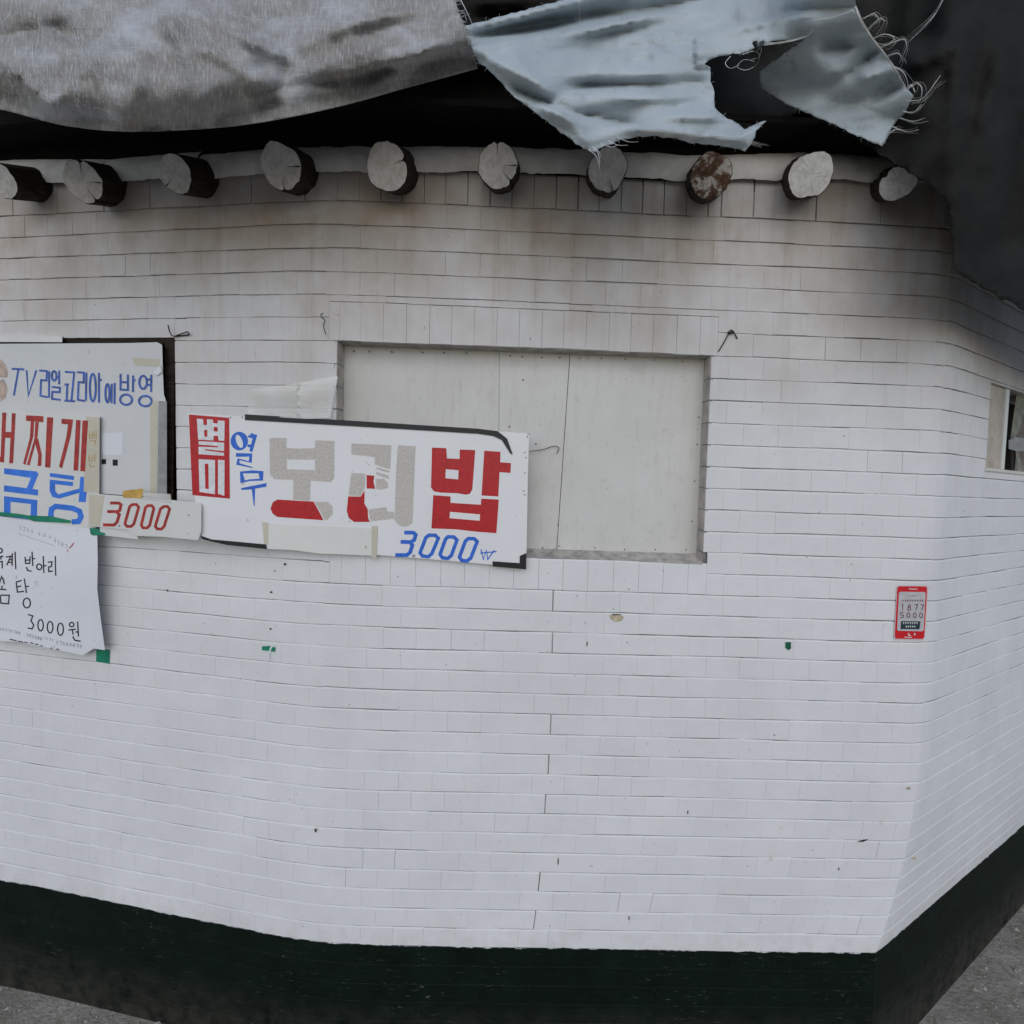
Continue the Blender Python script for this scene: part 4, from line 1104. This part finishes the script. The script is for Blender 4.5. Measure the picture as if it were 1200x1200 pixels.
# paper menu
pa = empty('paper_menu', None)
tag(pa, 'white paper sheet with black handwriting taped up below the menu boards', 'paper')
def pb(x, y):
    c = .004 * math.sin(x / 26 + y / 40) + .003 * math.sin(y / 17)
    return c + .020 * max(0, (x - 85) / 35) ** 2 * math.sin(max(0, min(1, (y - 620) / 150)) * math.pi) - (.010 * max(0, (y - 700) / 60))
def PA(x, y, off=0.0): return Wl(x, y, .043 + off + pb(x, y))
slab('sheet', [(-190, 571), (0, 605), (60, 613), (106, 620), (114, 626), (114.5, 660), (114, 690), (118, 725), (123, 762), (110, 760), (97, 768), (60, 760), (20, 752), (0, 751), (-190, 720)], PA, -.0006, 0, pa, [MAT_PAPER], 6)
w = 10; ink = []
for l in ([(-8, 350), (26, 345)], [(8, 350), (6, 372)], [(-6, 390), (16, 386), (18, 440)], [(45, 352), (84, 346), (52, 416)], [(96, 322), (94, 420)], [(117, 310), (123, 446)], [(72, 374), (95, 372)], [(68, 394), (95, 392)],
          [(195, 350), (201, 402), (232, 402)], [(236, 345), (231, 406)], [(198, 377), (232, 374)], [(250, 310), (256, 422)], [(253, 365), (274, 364)], [(206, 430), (215, 456), (246, 463)], [(338, 345), (342, 476)], [(340, 420), (362, 419)],
          [(374, 392), (406, 389), (401, 426), (379, 430), (381, 466), (412, 460)], [(432, 345), (435, 498)], [(-6, 560), (12, 505), (26, 530), (34, 566)], [(-8, 604), (50, 606)], [(14, 575), (16, 604)], [(2, 652), (6, 712), (66, 717), (72, 650), (4, 650)],
          [(124, 547), (170, 535)], [(126, 550), (136, 626), (188, 620)], [(130, 586), (166, 578)], [(190, 520), (206, 633)], [(199, 585), (226, 580)],
          [(218, 800), (256, 812), (242, 850), (264, 884), (250, 914), (218, 906)], [(534, 922), (592, 916)], [(565, 922), (571, 957)], [(606, 855), (612, 972)], [(590, 938), (608, 937)], [(568, 972), (584, 1002), (630, 1010)]): ink.append((l, False))
for e_ in ((2, 302, 15, 18), (306, 428, 20, 22), (209, 711, 28, 38), (317, 885, 21, 44), (391, 900, 22, 45), (472, 916, 23, 47), (560, 880, 17, 17)): ink.append((ell(*e_, 20), True))
for x0, x1, y0, y1 in ((-50, 150, 0, 505), (150, 500, 0, 505), (-50, 100, 505, 760), (100, 400, 505, 760), (0, 520, 760, 1100), (520, 700, 760, 1100)):
    p = Print(PA, .0004, 0, 600, 6.667)
    for l, cl in ink:
        if y0 <= sum(q[1] for q in l) / len(l) < y1 and x0 <= sum(q[0] for q in l) / len(l) < x1: p.line(l, w, cl)
    p.build('black_handwriting', pa, MAT_INK)
def scribble(x0, y0, x1, y1, n, h, w):
    p = Print(PA, .0004, 0, 600, 6.667)
    for i in range(n):
        t = i / max(1, n - 1); x = x0 + (x1 - x0) * t; y = y0 + (y1 - y0) * t; dx = abs(x1 - x0) / n * .35
        q = random.random()
        if q < .4: p.line([(x - dx, y - h * .4), (x + dx, y - h * .4), (x + dx * .6, y + h * .5)], w)
        elif q < .7: p.line([(x, y - h * .5), (x + dx * .2, y + h * .5)], w); p.line([(x - dx, y), (x + dx, y + 2)], w)
        else: p.ring(x, y, dx * .8, h * .35, w, 8)
    p.build('faint_handwriting', pa, MAT_PENCIL)
scribble(155, 125, 250, 150, 4, 34, 4); scribble(305, 170, 390, 195, 3, 34, 4); scribble(430, 220, 515, 270, 4, 40, 4)
p = Print(PA, .0004, 0, 600, 6.667); p.line([(140, 165), (280, 215), (430, 265)], 3); p.build('underline', pa, MAT_PENCIL)
scribble(5, 915, 150, 945, 8, 26, 4); scribble(215, 960, 320, 990, 6, 34, 5); scribble(345, 985, 410, 1000, 4, 22, 4); scribble(445, 1020, 630, 1050, 8, 34, 5)
p = Print(PA, .0004, 0, 600, 6.667); p.line([(578, 242), (542, 284)], 9); p.line([(532, 298), (526, 308)], 9); p.build('red_mark', pa, MAT_RED2)
p = Print(PA, .0004, 0, 600, 6.667)
for a, b in (((75, 994), (130, 1006)), ((140, 1010), (182, 1018)), ((190, 1016), (215, 1022)), ((235, 1020), (262, 1028)), ((275, 1032), (300, 1038)), ((315, 1044), (332, 1048)), ((395, 1062), (408, 1066)), ((440, 1070), (460, 1076))): p.line([a, b], 8)
p.build('torn_edge_line', pa, MAT_INK)
# tape scraps
def scrap(name, poly, surf, off, label, mat, thick=.0006):
    o = slab(name, poly, surf, off, off + thick, None, [mat]); tag(o, label, 'tape'); return o
scrap('green_tape', [(-60, 592), (0, 600), (20, 602), (33, 604), (60, 605), (83, 610), (82, 613), (40, 611), (30, 607), (0, 604), (-60, 596)], PA, .0016, 'long green tape strip along the top edge of the handwritten paper', MAT_GREEN)
scrap('green_tape', [(105, 618.5), (124, 621), (123, 627), (109, 627.5), (106, 626)], PA, .0022, 'green tape scrap under the price strip at the upper corner of the paper', MAT_GREEN)
scrap('green_tape', [(113, 760), (128.5, 761.5), (128, 778), (112.5, 775)], lambda x, y, o: Wl(x, y, o), .0030, 'square green tape scrap at the lower corner of the paper', MAT_GREEN)
gt = empty('green_tape', None); tag(gt, 'tiny green tape scrap with a white string, below the long sign', 'tape')
slab('tape', [(307, 757.5), (315, 757), (323, 759), (322, 764), (316, 763), (307, 762)], Wl, .0015, .0022, gt, [MAT_GREEN])
p = Print(Wl, .0026, 0, 580, 3.5294); p.line(spline([(1135, 622), (1122, 630), (1115, 650), (1114, 685)], 4), 6); p.build('string', gt, MAT_WHITEPRINT)
scrap('green_tape', [(920.5, 752.5), (927, 752.5), (927, 760), (924, 762), (920.5, 759)], PM.at, .0015, 'lone small dark green tape square on the bare front face', simple('dark_green_tape', (.004, .10, .055), .5, .4, .2, 30))
# phone-shaped sticker
sk = empty('sticker', None); tag(sk, 'small red phone-shaped sticker with numerals near the building corner', 'sticker')
def K8(pts): return [(1040 + x / 16, 680 + y / 16) for x, y in pts]
slab('border', K8([(200, 95), (735, 100), (765, 140), (706, 1075), (672, 1118), (150, 1112), (120, 1072), (170, 130)]), PM.at, .0018, .0022, sk, [MAT_STICKER_PINK])
slab('body', K8([(218, 112), (718, 116), (744, 150), (690, 1062), (660, 1100), (162, 1095), (137, 1060), (187, 142)]), PM.at, .0022, .0025, sk, [MAT_STICKER_RED])
slab('screen', K8([(240, 215), (690, 220), (715, 242), (680, 930), (650, 957), (200, 947), (180, 917), (214, 240)]), PM.at, .0025, .0028, sk, [MAT_STICKER_SCREEN])
slab('caption_box', K8([(255, 765), (620, 770), (600, 920), (245, 915)]), PM.at, .0028, .0031, sk, [MAT_STICKER_DARK])
p = Print(PM.at, .0031, 1040, 680, 16)
for l in ([(268, 470), (288, 452), (284, 562)], [(505, 456), (566, 456), (530, 562)], [(618, 458), (678, 460), (640, 562)], [(302, 604), (252, 604), (246, 648), (300, 652), (294, 698), (240, 706)]): p.line(l, 17)
for e_ in ((410, 482, 24, 24), (408, 535, 28, 27), (395, 655, 28, 46), (512, 656, 28, 46), (632, 660, 28, 46)): p.ring(*e_, 16, 14)
p.build('numerals', sk, MAT_MAROON)
p = Print(PM.at, .0031, 1040, 680, 16)
for i in range(9): x = 270 + i * 46; p.line([(x, 372), (x + 26, 372), (x + 22, 404)], 13)
for i in range(6): x = 375 + i * 30; p.line([(x, 290), (x + 18, 292)], 10)
p.build('red_caption', sk, MAT_MAROON)
p = Print(PM.at, .0033, 1040, 680, 16)
for i in range(7): x = 285 + i * 42; p.line([(x, 795), (x + 24, 796), (x + 14, 822)], 11)
for i in range(5): x = 335 + i * 40; p.line([(x, 860), (x + 24, 861), (x + 14, 886)], 11)
p.line([(400, 162), (480, 166), (560, 164)], 14); p.line([(395, 990), (400, 1030), (440, 1035)], 18); p.line([(500, 990), (520, 1005), (500, 1035)], 18); p.line([(320, 1065), (460, 1070)], 14)
p.build('white_marks', sk, MAT_WHITEPRINT)

# ------------------------------------------------------------------ wires, nails, things inside the side window
def wire(pts, surf, label, r=.0016):
    mb = MB(); q = spline([(x, y, o) for x, y, o in pts], 5)
    tube(mb, [surf(x, y, o) for x, y, o in q], r, 5)
    o = mb.build('wire', None, [MAT_RUST]); tag(o, label, 'wire'); return o
wire([(197, 381, .012), (199, 389, .02), (203, 394, .012), (210, 392, .008), (216, 390, .01), (220, 389, .012), (221, 392, .006), (215, 393, .003), (204, 394, .002)], Wl, 'bent rusty wire hook at the corner of the dark window frame', .0022)
wire([(379, 367, .008), (376, 369, .01), (378, 373, .008), (381, 375, .004), (379, 382, .004), (382, 392, .003)], PM.at, 'thin looped wire hanging above the upper left corner of the boarded window')
tw = wire([(842, 412, .002), (848, 402, .004), (853, 393, .008), (857, 389, .01), (861, 391, .006), (864, 397, .003)], PM.at, 'rusty twisted wire above the right end of the boarded window', .002)
mb = MB(); tube(mb, [PM.at(x, y, o) for x, y, o in spline([(853, 391, .004), (856, 387, .009), (860, 389, .006), (856, 391, .004), (853, 389, .006)], 5)], .0022, 5); mb.build('knot', tw, [MAT_RUST])
wire([(620, 529, .012), (636, 527, .012), (648, 523, .010), (655, 525, .008), (652, 532, .006)], on_panel, 'dark wire sticking out behind the right end of the long sign', .0013)
pk = empty('leaning_plank', None); tag(pk, 'mouldy grey plank leaning inside the side window', 'plank')
def rq(px, py, off): return PR.at(px, py, off)
slab('plank', [(1192, 459), (1206, 462), (1196, 500), (1190, 514), (1184, 514), (1187, 492)], rq, -.052, -.036, pk, [MAT_LICHEN])
br = empty('window_bracket', None); tag(br, 'grey metal bracket standing on the sill of the side window', 'bracket')
slab('plate', [(1182, 516), (1190, 512), (1215, 516), (1215, 528), (1192, 529), (1182, 526)], rq, -.040, -.022, br, [MAT_GREYMETAL])
slab('leg', [(1184, 527), (1188, 528), (1189, 552), (1185, 552)], rq, -.040, -.030, br, [MAT_WOOD])
slab('leg', [(1190, 529), (1194, 529), (1198, 553), (1193, 553)], rq, -.040, -.030, br, [MAT_LICHEN])
# chips and nicks in the paint of the front face
MAT_CHIP = simple('bare_brick_chip', (.50, .42, .30), .9, .1, .4, 60)
def chip(poly, mat, surf=PM.at, wall='M'):
    v, fs = cdt([poly]); mb = MB(); mb.add([surf(x, y, .0014) for x, y in v], fs); mb.build('chip', walls[wall], [mat])
def blob(cx, cy, rx, ry):
    return [(cx + rx * random.uniform(.6, 1.1) * math.cos(a * .7), cy + ry * random.uniform(.6, 1.1) * math.sin(a * .7)) for a in range(9)]
chip([(714, 721), (724, 719), (731, 723), (729, 727), (722, 729), (716, 726)], MAT_CHIP); chip([(717, 719.5), (728, 720), (727, 721.3), (718, 721)], MAT_INK)
for x, y, h in ((688, 752, 5), (806, 950, 4), (654, 1006, 7), (983, 1017, 3), (737, 1074, 4)):
    chip([(x - .6, y), (x + .7, y), (x + .6, y + h), (x - .5, y + h)], MAT_INK)
for x, y in ((1065, 924), (1071, 1006)): chip(blob(x, y, 3, 2), MAT_CHIP)
chip([(1004, 987), (1012, 984), (1018, 983.5), (1012, 986.5)], MAT_RUST)
for x, y in ((318, 694), (317, 737), (196, 692), (334, 661)): chip(blob(x, y, 1.6, 1.6), MAT_RUST, Wl, 'L')
for x, y, rx in ((370, 973, 1.5),): chip(blob(x, y, rx, 3), MAT_RUST, Wl, 'L')
